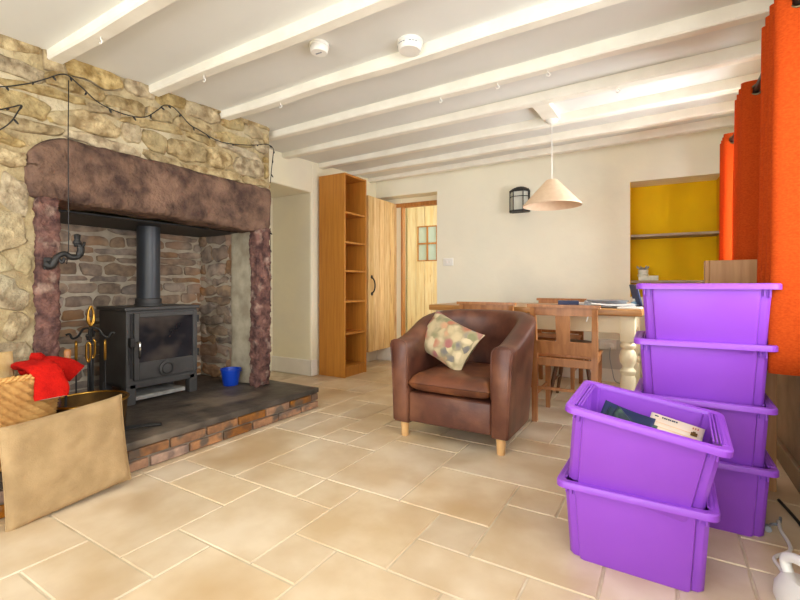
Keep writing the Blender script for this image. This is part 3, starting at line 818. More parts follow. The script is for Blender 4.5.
def pillow(mb, wd, ht, th, nu=28, nv=28, pinch=.06, wr=.0, seed=1):
    def fn(sg):
        def f(i, j):
            a, b_ = 2 * i - 1, 2 * j - 1
            e = max(0, (1 - abs(a) ** 2.6)) ** .55 * max(0, (1 - abs(b_) ** 2.6)) ** .55
            x = a * wd / 2 * (1 - pinch * (1 - b_ * b_) * abs(a) ** 2); y = b_ * ht / 2 * (1 - pinch * (1 - a * a) * abs(b_) ** 2)
            z = sg * (th / 2 * e + .002)
            z += wr * e ** .5 * noise.noise(Vector((a * 2.2 + seed, b_ * 2.2, sg * 3)))
            return Vector((x, y, z))
        return f
    mb.grid(fn(1), nu, nv); mb.grid(fn(-1), nu, nv)
hc = thing('hessian_cushion', 'flat hessian covered cushion leaning against the basket', 'cushion', (-2.10, .868, 0), rot=(R(90 + 14), 0, R(90.5)))
hc.rotation_euler = (R(78), 0, R(91.5))
p = MB()
def slab(i, j, sg):
    a, b_ = 2 * i - 1, 2 * j - 1
    e = (max(0, 1 - abs(a) ** 9)) ** .5 * (max(0, 1 - abs(b_) ** 9)) ** .5
    ear = .012 * (abs(a) ** 6 * abs(b_) ** 6)
    x = a * (.224 - .004 * (1 - b_ * b_) * abs(a) + ear * .3); y = .20 + b_ * (.192 - .003 * (1 - a * a) * abs(b_) + ear * .3)
    z = sg * (.027 * e + .002) + .010 * nz((a * 1.5, b_ * 1.5, sg)) * e + .004 * nz((a * 5, b_ * 5, 2)) * e
    return Vector((x, y + .016 * a, z + .02 * 0))
for sg in (1, -1): p.grid(lambda i, j, sg=sg: slab(i, j, sg), 44, 44)
p.build('cover', M['burlap'], hc, smooth=True)
p = MB()
pts = []
for k in range(41): pts.append(slab(0, k / 40, 0) + Vector((.002, 0, 0)))
p.tube(pts, .005, 8); p.build('piping', M['burlap'], hc, smooth=True); p = MB(); pts = [slab(1, k / 40, 0) for k in range(41)]; p.tube(pts, .005, 8); p.build('piping', M['burlap'], hc, smooth=True)

# ------------------------------------------------------------------ string lights
def lights(name, label, pts, every=5):
    t = thing(name, label, 'string lights', pts[0])
    P = [q - Vector(pts[0]) for q in spline(pts, 5)]
    p = MB(); p.tube(P, .0032, 6); p.build('cable', M['cable'], t, smooth=True)
    rg_ = random.Random(len(pts))
    for k in range(2, len(P) - 1, every):
        q = P[k]; d = Vector((.012, rg_.uniform(-.014, .014), rg_.uniform(-.026, -.012)))
        b_ = MB(); b_.tube([q, q + d * .6, q + d], [.0045, .0055, .003], 8); bo_ = b_.build('bulb_holder', M['cable'], t, smooth=True)
XS = -2.585
lights('string_lights', 'black string lights draped along the top of the stone wall', [(XS, y, z) for y, z in
       [(0.60, 1.80), (0.743, 1.805), (0.861, 1.861), (0.939, 1.915), (1.022, 1.974), (1.088, 1.944), (1.182, 1.885), (1.309, 1.868), (1.419, 1.888), (1.50, 1.96), (1.538, 1.999), (1.601, 2.002), (1.7, 1.935), (1.77, 1.918), (1.935, 1.887), (2.171, 1.93), (2.33, 1.98)]]
       + [(-2.60, 2.41, 1.97), (-2.64, 2.445, 1.93), (-2.66, 2.45, 1.84), (-2.67, 2.445, 1.72)])
lights('string_lights', 'short loop of black string lights at the far left edge', [(XS, y, z) for y, z in [(0.65, 1.66), (0.753, 1.701), (0.813, 1.736), (0.85, 1.758), (0.835, 1.72), (0.806, 1.66), (0.753, 1.603), (.68, 1.56)]], 7)
lights('string_lights', 'string lights hanging down beside the right red stone jamb', [(-2.655, 2.430, z) for z in (1.36, 1.25, 1.1, .95, .82, .70)], 5)
p = MB(); p.tube([(-2.585, 1.04, 1.95), (-2.578, 1.035, 1.66), (-2.575, 1.035, 1.36), (-2.578, 1.037, 1.10), (-2.582, 1.03, 1.02)], .0025, 6)
tag(p.build('hanging_wire', M['cable'], smooth=True), 'thin black wire hanging down over the lintel to iron bracket', 'wire')
# ------------------------------------------------------------------ armchair and its cushion
ac = thing('tub_armchair', 'brown leather tub armchair with pale wooden feet', 'armchair', (-1.06, 2.60, 0), R(0))
# outer path of the shell, from right arm front round the back to left arm front
path = []
for k in range(9): path.append((.305, -.315 + .36 * k / 9))
for k in range(25):
    a = PI * k / 24; path.append((.305 * math.cos(a), .045 + .265 * math.sin(a) ** .9))
for k in range(1, 10): path.append((-.305, .045 - .36 * k / 9))
sh = MB(); rings = []; NP = len(path)
for i, (x, y) in enumerate(path):
    a = path[max(i - 1, 0)]; c = path[min(i + 1, NP - 1)]
    t = Vector((c[0] - a[0], c[1] - a[1], 0)).normalized(); no = Vector((t.y, -t.x, 0))
    s = min(1, max(0, (y + .315) / .6)); s = s * s * (3 - 2 * s)
    top = .585 + .155 * s; th = .056
    ring = []
    prof = [(-.052, .09), (.040, .09), (.046, .10), (.050, .25), (.058, top - .10), (.066, top - .03), (.058, top - .008), (.038, top), (.0, top + .004), (-.030, top - .004), (-.050, top - .022), (-.056, top - .06), (-.054, top - .18), (-.052, .3)]
    for (o_, z) in prof:
        f_ = .028 * s * (z - .1) / .6
        bulge = .012 if i in (0, NP - 1) else 0
        ring.append(Vector((x, y, z)) + no * (o_ + f_ + .018 * (z / .7) * (1 - s) * .6))
    rings.append(ring)
# rounded arm fronts
def shrink(r_, dy, q):
    cc = sum(r_, Vector()) / len(r_)
    return [Vector((cc.x + (v.x - cc.x) * q, v.y + dy, cc.z + (v.z - cc.z) * (1 - (1 - q) * .2))) for v in r_]
rings = [shrink(rings[0], -.020, .80), shrink(rings[0], -.012, .95)] + rings + [shrink(rings[-1], -.012, .95), shrink(rings[-1], -.020, .80)]
sh.loft(rings)
sh.build('arms_and_back', M['leather'], ac, smooth=True)
for sx in (-1, 1): 
    p = MB()
    pts = [rings[1 if sx > 0 else -2][k] + Vector((0, -.002, 0)) for k in (2, 3, 4, 5, 6, 7, 8, 9, 10, 11, 12, 13)]
    p.tube(pts, .0045, 6)
    p.build('piping', M['leather'], ac, smooth=True)
p = MB(); p.box((-.256, -.320, .10), (.256, -.05, .275), .014, 3); p.build('front_rail', M['leather'], ac, smooth='auto')
p = MB(); p.box((-.254, -.06, .10), (.254, .24, .26), .01); p.build('seat_base', M['leather'], ac, smooth='auto')
cu = MB()
def cush(i, j, sg):
    a, b_ = 2 * i - 1, 2 * j - 1
    x, y = a * .252, -.045 + b_ * .29
    if b_ > 0: x *= 1 - .18 * b_ ** 3
    e = (max(0, 1 - abs(a) ** 10)) ** .5 * (max(0, 1 - abs(b_) ** 10)) ** .5
    z = .335 + sg * (.055 * e + .001) + (.018 * (1 - a * a) * (1 - b_ * b_) if sg > 0 else 0)
    return Vector((x, y, z + .004 * nz((a * 2, b_ * 2, 1)) * e))
for sg in (1, -1): cu.grid(lambda i, j, sg=sg: cush(i, j, sg), 36, 36)
cu.build('seat_cushion', M['leatherseat'], ac, smooth=True)
for sx in (-.30, .30):
    for sy in (-.285, .26):
        p = MB(); sx_ = sx if sy < 0 else sx * .72
        p.lathe([(.02, 0), (.022, .003), (.027, .10), (.027, .115)], 20, mtx=Matrix.Translation((sx_, sy, 0))); p.build('foot', M['beech'], ac, smooth='auto')

fc = MB(); pillow(fc, .43, .29, .14, pinch=.10, wr=.012, seed=4)
fco = fc.build('floral_cushion', M['floral'], None, smooth=True, loc=(-1.187, 2.55, .560))
fco.rotation_euler = (Matrix.Rotation(R(-8), 3, 'Z') @ Matrix.Rotation(R(62), 3, 'X') @ Matrix.Rotation(R(-21), 3, 'Z')).to_euler()
tag(fco, 'faded floral tapestry cushion propped in the brown armchair', 'cushion')

# ------------------------------------------------------------------ table, chairs, stool
tb = thing('dining_table', 'long table with wooden top and cream turned legs by back wall', 'table', (-.92, 3.70, 0))
p = MB(); p.box((-.79, -.395, .705), (.79, .395, .75), .006, 3); p.build('table_top', M['tablewood'], tb, smooth='auto')
p = MB()
p.box((-.73, -.345, .585), (.73, -.322, .705), .002); p.box((-.73, .322, .585), (.73, .345, .705), .002)
p.box((-.735, -.33, .585), (-.712, .33, .705), .002); p.box((.712, -.33, .585), (.735, .33, .705), .002)
p.build('apron', M['cream'], tb)
for sx in (-.70, .70):
    for sy in (-.315, .315):
        p = MB(); T = Matrix.Translation((sx, sy, 0))
        p.box((sx - .045, sy - .045, .53), (sx + .045, sy + .045, .705), .004)
        p.lathe([(.026, 0), (.034, .01), (.036, .05), (.030, .07), (.036, .085), (.040, .10), (.048, .2), (.050, .27), (.042, .30), (.050, .315), (.050, .33), (.036, .345), (.034, .36), (.050, .39), (.054, .425), (.046, .46), (.034, .475), (.048, .49), (.050, .505), (.040, .52), (.042, .535)], 28, mtx=T)
        p.build('leg', M['cream'], tb, smooth='auto')

def make_chair(label):
    t = thing('dining_chair', label, 'chair', (0, 0, 0), 0, None)
    # local: back at y = -0.2, seat towards +y
    def bar(lo_, hi_, nm, m='chairwood', bev=.004):
        p = MB(); p.box(lo_, hi_, bev); return p.build(nm, M[m], t)
    p = MB()
    p.grid(lambda i, j: Vector(((i - .5) * .40 * (1 + .04 * math.sin(PI * j)), -.17 + j * .37, .452)), 2, 2)
    p = MB(); p.box((-.20, -.175, .432), (.20, .20, .455), .008, 3); p.build('seat', M['chairwood'], t, smooth='auto')
    for sx in (-1, 1):
        p = MB()
        rings = []
        for (y, z, q) in ((-.215, 0, .016), (-.195, .25, .018), (-.19, .45, .019), (-.205, .62, .017), (-.235, .765, .015)):
            cx = sx * (.182 + .012 * z)
            rings.append([Vector((cx + a * q, y + b_ * q * 1.15, z)) for a, b_ in ((1, 1), (-1, 1), (-1, -1), (1, -1))])
        p.loft(rings); p.build('rear_leg', M['chairwood'], t)
        p = MB(); p.loft([[Vector((sx * .175 + a * q, .175 + b_ * q, z)) for a, b_ in ((1, 1), (-1, 1), (-1, -1), (1, -1))] for (z, q) in ((0, .014), (.432, .019))]); p.build('front_leg', M['chairwood'], t)
        bar((sx * .18 - .008, -.19, .17), (sx * .18 + .008, .175, .195), 'side_stretcher')
        bar((sx * .18 - .01, -.18, .385), (sx * .18 + .01, .175, .432), 'seat_rail')
    bar((-.175, -.20, .375), (.175, -.18, .43), 'rear_rail'); bar((-.165, .165, .385), (.165, .185, .432), 'front_rail')
    bar((-.17, -.203, .215), (.17, -.187, .235), 'rear_stretcher')
    # curved back boards
    def board(z0, z1, y0, bow, nm, hw=.19, th=.018, tilt=0):
        p = MB(); rings = []
        for k in range(13):
            a = -1 + 2 * k / 12; y = y0 - bow * (1 - a * a)
            rings.append([Vector((a * hw, y + th / 2, z0)), Vector((a * hw, y + th / 2 - tilt, z1)), Vector((a * hw, y - th / 2 - tilt, z1)), Vector((a * hw, y - th / 2, z0))])
        p.loft(rings); return p.build(nm, M['chairwood'], t, smooth='auto')
    board(.715, .772, -.225, .012, 'top_rail', .205, .022)
    p = MB(); rings = []
    for k in range(13):
        a = -1 + 2 * k / 12; y = -.237 - .012 * (1 - a * a)
        rings.append([Vector((a * .225, y + .022, .765)), Vector((a * .225, y + .024, .785)), Vector((a * .225, y - .020, .788)), Vector((a * .225, y - .020, .767))])
    p.loft(rings); p.build('crest', M['chairwood'], t)
    board(.46, .545, -.198, .006, 'lower_back_board', .185, .02, .008)
    p = MB(); p.loft([[Vector((-.042, -.212, .53)), Vector((.042, -.212, .53)), Vector((.042, -.226, .53)), Vector((-.042, -.226, .53))],
                      [Vector((-.045, -.232, .72)), Vector((.045, -.232, .72)), Vector((.045, -.246, .72)), Vector((-.045, -.246, .72))]])
    sp = p.build('splat', M['chairwood'], t)
    p = MB(); p.box((-.004, -.236, .645), (.004, -.222, .675), .001); p.box((-.012, -.236, .656), (.012, -.222, .664), .001); p.build('cut_cross', M['paper'], sp)
    return t
c1 = make_chair('wooden dining chair in the front, beside the brown armchair\'s right arm')
c1.location = (-.575, 3.225, 0); c1.rotation_euler = (0, 0, R(1)); c1['group'] = 'wooden chairs around the dining table'
c2 = copy_tree(c1); c2.location = (-1.165, 3.40, 0); c2.rotation_euler = (0, 0, R(2)); c2['label'] = 'wooden dining chair behind the armchair, only its crest showing'
c3 = copy_tree(c1); c3.location = (-.855, 4.16, 0); c3.rotation_euler = (0, 0, R(180)); c3['label'] = 'wooden dining chair on the far side of the table by the wall'
c3.location.z = 0

so = thing('stool', 'dark wooden stool with splayed legs under the table', 'stool', (-.62, 3.72, 0))
p = MB(); p.lathe([(.001, .425), (.15, .425), (.16, .435), (.16, .455), (.15, .465), (.001, .46)], 36); p.build('seat', M['dkwood'], so, smooth='auto')
for sx in (-1, 1):
    for sy in (-1, 1):
        p = MB(); p.tube([(sx * .09, sy * .09, .43), (sx * .13, sy * .13, .2), (sx * .165, sy * .165, .002)], [.014, .017, .012], 12); p.build('leg', M['dkwood'], so, smooth='auto')
p = MB()
for sx in (-1, 1): p.tube([(sx * .14, -.14, .16), (sx * .14, .14, .16)], .009, 8)
p.build('stretcher', M['dkwood'], so, smooth=True)

# things on the table
def slab_thing(name, label, cat, loc, size, m, rz=0, bev=.002, pages=None, rx=0, ry=0, group=None):
    t = MB(); sx, sy, sz = size
    t.box((-sx / 2, -sy / 2, 0), (sx / 2, sy / 2, sz), bev)
    o = t.build(name, M[m], None, loc=loc, rot=(rx, ry, rz)); tag(o, label, cat, group)
    if pages:
        q = MB(); q.box((-sx / 2 + .003, -sy / 2 + .003, .003), (sx / 2 + .0006, sy / 2 + .0006, sz - .003)); q.build('pages', M['paper'], o)
    return o
slab_thing('book', 'navy blue book lying on the table behind the front chair', 'book', (-.70, 3.90, .751), (.16, .12, .034), 'navy', R(12), pages=1)
slab_thing('book', 'lower white book lying under the navy book', 'book', (-.60, 3.96, .751), (.10, .13, .018), 'paper', R(-10), pages=1)
slab_thing('folder', 'grey folder lying flat on the table near its right end', 'folder', (-.42, 3.90, .751), (.30, .22, .034), 'greyfolder', R(8), pages=1)
slab_thing('magazine', 'grey magazine lying on the folder on the table', 'magazine', (-.40, 3.89, .786), (.27, .2, .008), 'greyfolder', R(18))
pp_ = MB()
rg = random.Random(2)
for k in range(5):
    T = Matrix.Translation((rg.uniform(-.02, .02), rg.uniform(-.02, .02), .002 + .004 * k)) @ Matrix.Rotation(rg.uniform(-.4, .4), 4, 'Z')
    pp_.grid(lambda i, j, k=k: Vector(((i - .5) * .28, (j - .5) * .2, .018 * (i - .5) ** 2 * k * .6 + .0)), 8, 4, mtx=T)
po = pp_.build('paper_stack', M['paper'], None, loc=(-.33, 3.55, .751)); md = po.modifiers.new('t', 'SOLIDIFY'); md.thickness = .001; md.offset = 1
tag(po, 'loose white papers spread near the front edge of the table', 'papers')
bt = thing('correction_bottle', 'small pale blue bottle beside the papers on the table', 'bottle', (-.20, 3.72, .751))
p = MB(); p.lathe([(.001, 0), (.02, 0), (.021, .004), (.021, .035), (.01, .042), (.001, .042)], 20); p.build('body', M['cyan'], bt, smooth='auto')
p = MB(); p.lathe([(.001, .042), (.011, .042), (.010, .062), (.001, .062)], 16); p.build('cap', M['plastic'], bt, smooth='auto')
p = MB(); p.tube(spline([(-.40, 3.60, .757), (-.42, 3.50, .757), (-.44, 3.40, .757), (-.455, 3.302, .752), (-.46, 3.29, .70), (-.47, 3.285, .66)], 6), .004, 8)
tag(p.build('charger_cable', M['plastic'], smooth=True), 'white cable running over the front edge of the table', 'cable')
kbd = slab_thing('keyboard', 'white flat keyboard lying at the right end of the table', 'keyboard', (-.21, 3.42, .751), (.15, .11, .012), 'plastic', R(-4), .004)
kp = MB()
for a in range(9):
    for b_ in range(4): kp.box((-.066 + a * .015, -.045 + b_ * .022, .012), (-.066 + a * .015 + .012, -.045 + b_ * .022 + .018, .0145), .001)
kp.build('keys', M['greypanel'], kbd)
tp = thing('tablet', 'dark blue tablet propped upright on stand beside purple boxes', 'tablet', (-.17, 3.70, .751), R(112))
p = MB(); p.box((-.07, -.006, 0), (.07, .006, .16), .003, mtx=Matrix.Translation((0, 0, .012)) @ Matrix.Rotation(R(-14), 4, 'X')); p.build('body', M['navy'], tp)
p = MB(); p.box((-.063, -.0075, .01), (.063, -.0055, .15), mtx=Matrix.Translation((0, 0, .012)) @ Matrix.Rotation(R(-14), 4, 'X')); p.build('screen', mat('tablet_screen', (36, 48, 64), None, 5, .15), tp)
p = MB(); p.box((-.05, -.02, 0), (.05, .07, .012), .003); p.build('stand', M['black'], tp)

# ------------------------------------------------------------------ pendant lamp and board
bt_ = MB()
x_, y0_, y1_ = -.735, 3.02, 3.475
bt_.add([(x_ + a, y, ceil_h(x_, y) - .045 + d) for y in (y0_, y1_) for (a, d) in ((-.055, 0), (.055, 0), (.055, .06), (-.055, .06))],
        [[0, 1, 2, 3], [7, 6, 5, 4], [0, 4, 5, 1], [1, 5, 6, 2], [2, 6, 7, 3], [3, 7, 4, 0]])
tag(bt_.build('lamp_board', M['beam']), 'white board between two beams that the pendant lamp hangs from', 'board')
pl = thing('pendant_lamp', 'pale conical pendant lampshade hanging over the table', 'lamp', (-.735, 3.44, 1.512))
zt = ceil_h(-.735, 3.44) - .045 - 1.512
p = MB(); p.lathe([(.001, zt), (.045, zt), (.045, zt - .012), (.02, zt - .03), (.001, zt - .032)], 24); p.build('ceiling_rose', M['plastic'], pl, smooth='auto')
p = MB(); p.tube([(0, 0, .14), (0, 0, zt - .02)], .0035, 8); p.build('cord', M['plastic'], pl, smooth=True)
p = MB(); p.lathe([(.212, 0), (.212, .008), (.040, .195), (.036, .195), (.207, .004), (.208, 0)], 56, cap=False); p.build('shade', M['shade'], pl, smooth='auto')
p = MB()
for k in range(3):
    a = 2 * PI * k / 3; p.tube([(0, 0, .185), (.038 * math.cos(a), .038 * math.sin(a), .193)], .002, 6)
p.build('shade_frame', M['chrome'], pl)
p = MB(); p.lathe([(.016, .185), (.019, .15), (.014, .14), (.02, .12), (.03, .095), (.028, .07), (.012, .055), (.001, .053)], 20); p.build('light_bulb', M['plastic'], pl, smooth=True)

# ------------------------------------------------------------------ wall lantern, switch, socket, alarms
ln = thing('wall_lantern', 'small black caged lantern with frosted glass on back wall', 'lantern', bk(-1.295, 0, 1.675), BA)
p = MB(); p.box((-.085, -.012, -.01), (.085, 0, .24), .003); p.build('back_plate', M['black'], ln)
def hexp(r, z): return [Vector((r * math.cos(R(a)), -.012 - .78 * r * math.sin(R(a)), z)) for a in (0, 45, 90, 135, 180)] + [Vector((-r, -.01, z)), Vector((r, -.01, z))][:0]
p = MB()
h0 = [Vector(v) for v in ((.095, -.01, 0), (.095, -.06, 0), (.05, -.105, 0), (-.05, -.105, 0), (-.095, -.06, 0), (-.095, -.01, 0))]
def hz_(q, z): return [Vector((v.x * q, -.01 + (v.y + .01) * q, z)) for v in h0]
p.loft([hz_(.92, .012), hz_(.92, .205)]); p.build('glass', M['lantern_glass'], ln)
p = MB(); p.loft([hz_(1.06, -.008), hz_(1.06, .012)]); p.loft([hz_(1.06, .20), hz_(1.06, .216)]); p.loft([hz_(1.02, .216), hz_(.75, .24), hz_(.4, .256), hz_(.15, .262)])
for v in h0: p.tube([(v.x, v.y, 0), (v.x, v.y, .21)], .005, 8)
p.tube([(v.x, v.y, .15) for v in h0], .004, 8)
p.build('cage', M['black'], ln)

def plate(name, label, cat, u, h, wd, ht, rockers, plugs=0):
    t = thing(name, label, cat, bk(u, 0, h), BA)
    p = MB(); p.box((-wd / 2, -.011, -ht / 2), (wd / 2, 0, ht / 2), .004, 3); p.build('plate', M['plastic'], t, smooth='auto')
    for k in range(rockers):
        p = MB(); cx = (k - (rockers - 1) / 2) * wd / max(rockers, 1) * .6
        p.box((cx - .008, -.015, -.014), (cx + .008, -.009, .014), .002); p.build('rocker', M['white'], t)
    return t
plate('light_switch', 'white double light switch on the back wall near doorway', 'switch', -2.10, 1.175, .12, .085, 2)
skt = plate('wall_socket', 'white wall socket low on the back wall behind table leg', 'socket', -.50, .43, .147, .088, 2)
pnl = MB(); pnl.box((-.60, -.02, .12), (-.34, 0.0, .40), .004, mtx=BM)
tag(pnl.build('wall_panel', M['greypanel']), 'grey white boxed panel low on back wall under the table', 'panel')
skt.location = bk(-.47, -.02, .35)
p = MB(); p.box((-.02, -.045, -.022), (.018, 0, .02), .006, 3)
pg = tag(p.build('power_plug', M['plastic'], None, smooth='auto', loc=bk(-.44, -.031, .345), rot=(0, 0, BA)), 'white power plug in the socket under the table', 'plug')
p = MB(); p.tube(spline([bk(-.445, -.074, .33), bk(-.45, -.085, .24), bk(-.43, -.08, .12), bk(-.40, -.06, .012), bk(-.30, -.10, .006)], 6), .0035, 8)
tag(p.build('power_cable', M['greyfolder'], smooth=True), 'grey power cable dropping from socket to floor under table', 'cable')

def alarm(name, label, loc, r, h, slots):
    t = thing(name, label, 'smoke alarm', loc)
    t.rotation_euler = (R(-2), R(1), 0)
    p = MB(); p.lathe([(.001, 0), (r, 0), (r, -h * .3), (r * .94, -h * .34)], 40); p.build('base', M['plastic'], t, smooth='auto')
    p = MB(); p.lathe([(r * .9, -h * .3), (r * .94, -h * .44), (r * .88, -h * .85), (r * .78, -h), (.001, -h)], 40); bo = p.build('cover', M['plastic'], t, smooth='auto')
    if slots:
        for k in range(10):
            a = R(195 + k * 15)
            if k in (2, 6): continue
            q = MB(); q.box((-.006, -.0008, -.002), (.006, .0008, .002), mtx=Matrix.Translation((r * .925 * math.cos(a), r * .925 * math.sin(a), -h * .52)) @ Matrix.Rotation(a + PI / 2, 4, 'Z'))
            q.build('vent_slot', M['greyfolder'], bo)
    else:
        q = MB(); q.box((-r * .4, -.004, -h - .0015), (r * .35, .004, -h + .001), .001); q.build('grille', M['greyfolder'], bo)
alarm('smoke_alarm', 'small white round detector on the ceiling left of smoke alarm', (-1.495, 1.69, ceil_h(-1.495, 1.69) - .001), .05, .045, 0)
alarm('smoke_alarm', 'larger round white smoke alarm with printed marks round its edge', (-1.105, 1.93, ceil_h(-1.105, 1.93) - .001), .066, .05, 1)

# ------------------------------------------------------------------ alcove shelves and what stands on them
for z, lab in ((1.362, 'upper grey wooden shelf in the yellow alcove, empty'), (.935, 'lower wooden shelf in the yellow alcove behind purple boxes')):
    p = MB(); p.box((-.279, .02, z), (.416, .285, z + .022), .002, mtx=BM)
    tag(p.build('alcove_shelf', M['shelfwood']), lab, 'shelf', None)
pt = thing('glazed_pot', 'small pale pot of dried stems on the alcove shelf', 'pot', bk(-.175, .10, .957))
p = MB(); p.lathe([(.001, 0), (.035, 0), (.042, .03), (.046, .055), (.040, .06), (.043, .10), (.036, .10), (.03, .02), (.001, .01)], 24, cap=False); p.build('body', M['pot'], pt, smooth='auto')
p = MB(); rg = random.Random(8)
for k in range(14):
    a = rg.uniform(0, 2 * PI); q = rg.uniform(.02, .07)
    p.tube([(0, 0, .05), (q * .4 * math.cos(a), q * .4 * math.sin(a), .10), (q * math.cos(a), q * math.sin(a), rg.uniform(.115, .14))], [.002, .002, .005], 6)
p.build('dried_stems', M['greyfolder'], pt)
slab_thing('small_box', 'small white box beside the pot on the alcove shelf', 'box', tuple(bk(-.09, .09, .957)), (.075, .06, .045), 'pot', BA, .003)
slab_thing('trinket_tin', 'low pale tin in front of the pot on alcove shelf', 'tin', tuple(bk(-.17, .045, .957)), (.085, .03, .038), 'pot', BA, .003)

# ------------------------------------------------------------------ purple boxes
BH, BWX, BWY = .262, .204, .165                           # height, half width, half depth at the rim
def outline(q, z, inset=0):
    hx, hy = BWX * q - inset, BWY * q - inset
    nx, ny = .034, .017                                   # corner rebates at the short ends
    base = [(hx, -hy + ny + .012), (hx, hy - ny - .012), (hx - .012, hy - ny), (hx - nx + .002, hy - ny), (hx - nx - .002, hy - .003), (hx - nx - .010, hy),
            (-hx + nx + .010, hy), (-hx + nx + .002, hy - .003), (-hx + nx - .002, hy - ny), (-hx + .012, hy - ny), (-hx, hy - ny - .012),
            (-hx, -hy + ny + .012), (-hx + .012, -hy + ny), (-hx + nx - .002, -hy + ny), (-hx + nx + .002, -hy + .003), (-hx + nx + .010, -hy),
            (hx - nx - .010, -hy), (hx - nx - .002, -hy + .003), (hx - nx + .002, -hy + ny), (hx - .012, -hy + ny)]
    return [Vector((x, y, z)) for x, y in base]
def make_bin(label):
    t = thing('storage_box', label, 'storage box', (0, 0, 0))
    t['group'] = 'purple storage boxes stacked by the window'
    q0 = .925
    tb_ = MB()
    tb_.loft([outline(q0 - .02, 0), outline(q0, .006), outline(1.0, BH - .012)], cap1=False)
    tb_.loft([outline(1.0, BH - .012, .003), outline(q0, .012, .003)], cap0=False)
    tb_.loft([outline(1.0, BH - .012), outline(1.0, BH - .012, .003)], cap0=False, cap1=False)
    tb_.build('tub', M['purple'], t, smooth='auto')
    rm = MB()
    O = rrect(BWX + .022, BWY + .022, .032, 0, 6); I = rrect(BWX - .004, BWY - .004, .02, 0, 6)
    def at(P, z, s=0): return [Vector((v.x * (1 - s), v.y * (1 - s), z)) for v in P]
    rm.loft([at(I, BH - .02), at(I, BH - .003), at(I, BH, -.015), at(O, BH, .015), at(O, BH - .004), at(O, BH - .021), at(O, BH - .021, .012), at(O, BH - .006, .012), at(I, BH - .006, -.02), at(I, BH - .02, -.02)], cap0=False, cap1=False)
    rm.build('rim', M['purple'], t, smooth='auto')
    for sx in (-1, 1):
        gp = MB()
        for k in range(5): gp.box((sx * (BWX - .024) - .002 + k * .009 * sx, -BWY + .03, BH - .004), (sx * (BWX - .024) + .002 + k * .009 * sx, BWY - .03, BH + .0015), .0008)
        gp.build('end_grip', M['purple'], t)
    for sx in (-1, 1):
        for sy in (-1, 1):
            cl = MB()
            x = sx * (BWX - .017); y = sy * (BWY - .014)
            cl.box((x - .012, y - .006, BH - .045), (x - .006, y + .006, BH - .015), .001); cl.box((x + .004, y - .006, BH - .05), (x + .010, y + .006, BH - .015), .001)
            cl.build('rib', M['purple'], t)
    return t
bn = make_bin('lowest purple box of the tall stack, standing on the floor')
bn.location = (.118, 2.175, 0)
labs = ['second purple box from the floor in the tall stack', 'third purple box from the floor in the tall stack', 'topmost purple box of the tall stack, below the wooden cabinet']
for k, (dx, dy, rz) in enumerate(((.0, .0, -1.5), (-.005, .0, 1.0), (.005, -.01, .5))):
    o = copy_tree(bn); o.location = (.118 + dx, 2.175 + dy, .2195 * (k + 1)); o.rotation_euler = (0, 0, R(rz)); o['label'] = labs[k]
f1 = copy_tree(bn); f1.location = (-.088, 1.715, 0); f1.rotation_euler = (0, 0, R(-1)); f1['label'] = 'lower purple box of the front stack, nearest to the viewer'
f2 = copy_tree(bn); f2.location = (-.094, 1.702, .240); f2.rotation_euler = (R(3), R(8.5), R(-1)); f2['label'] = 'open purple box of leaflets tilted on top of the front stack'

def leaflet(name, label, cat, loc, rot, wd, ht, bend, m, n=1):
    t = thing(name, label, cat, loc, rot=rot)
    p = MB()
    def f(i, j, o): 
        x = (i - .5) * wd
        return Vector((x, o + bend * (1 - (2 * i - 1) ** 2), j * ht))
    p.grid(lambda i, j: f(i, j, 0), 12, 2); o = p.build('cover', M[m], t, smooth=True)
    md = o.modifiers.new('t', 'SOLIDIFY'); md.thickness = .004; md.offset = 0
    return t
wl_ = leaflet('leaflet', 'white printed leaflet standing at right in open purple box', 'leaflet', (-.009, 1.645, 0.325), (R(-52), R(11), R(-8)), .16, .20, .0, 'cover')
pr_ = MB(); pr_.box((-.068, -.0032, .188), (-.056, -.0022, .192))
for k in range(8): pr_.box((-.045 + k * .006, -.0032, .187), (-.041 + k * .006 + .001 * (k % 2), -.0022, .1925))
pr_.build('heading_print', M['ink'], wl_)
q = MB()
for k in range(4): q.box((-.07, -.003, .165 - .018 * k), (.068, -.0022, .168 - .018 * k))
q.build('text_rule', M['tan_line'], wl_)
q = MB(); q.box((.045, -.0032, .158), (.064, -.0022, .172)); q.box((.050, -.0032, .172), (.058, -.0022, .176)); q.build('small_emblem', M['dbrass'], wl_)
q = MB()
for k in range(3): q.box((.046 + k * .007, -.0032, .185), (.050 + k * .007, -.0022, .192))
q.build('corner_print', M['inkred'], wl_)
leaflet('magazine', 'dark green curved magazine in the open purple box', 'magazine', (-.155, 1.675, 0.320), (R(-38), R(14), R(-14)), .16, .17, .02, 'green_cover')
leaflet('magazine', 'grey edged magazine behind the green one in open purple box', 'magazine', (-.16, 1.705, 0.325), (R(-30), R(12), R(-14)), .17, .17, .02, 'navy')
leaflet('magazine', 'dark magazine leaning at left end of the open purple box', 'magazine', (-.19, 1.70, 0.330), (R(-20), R(26), R(-60)), .13, .155, .012, 'green_cover')

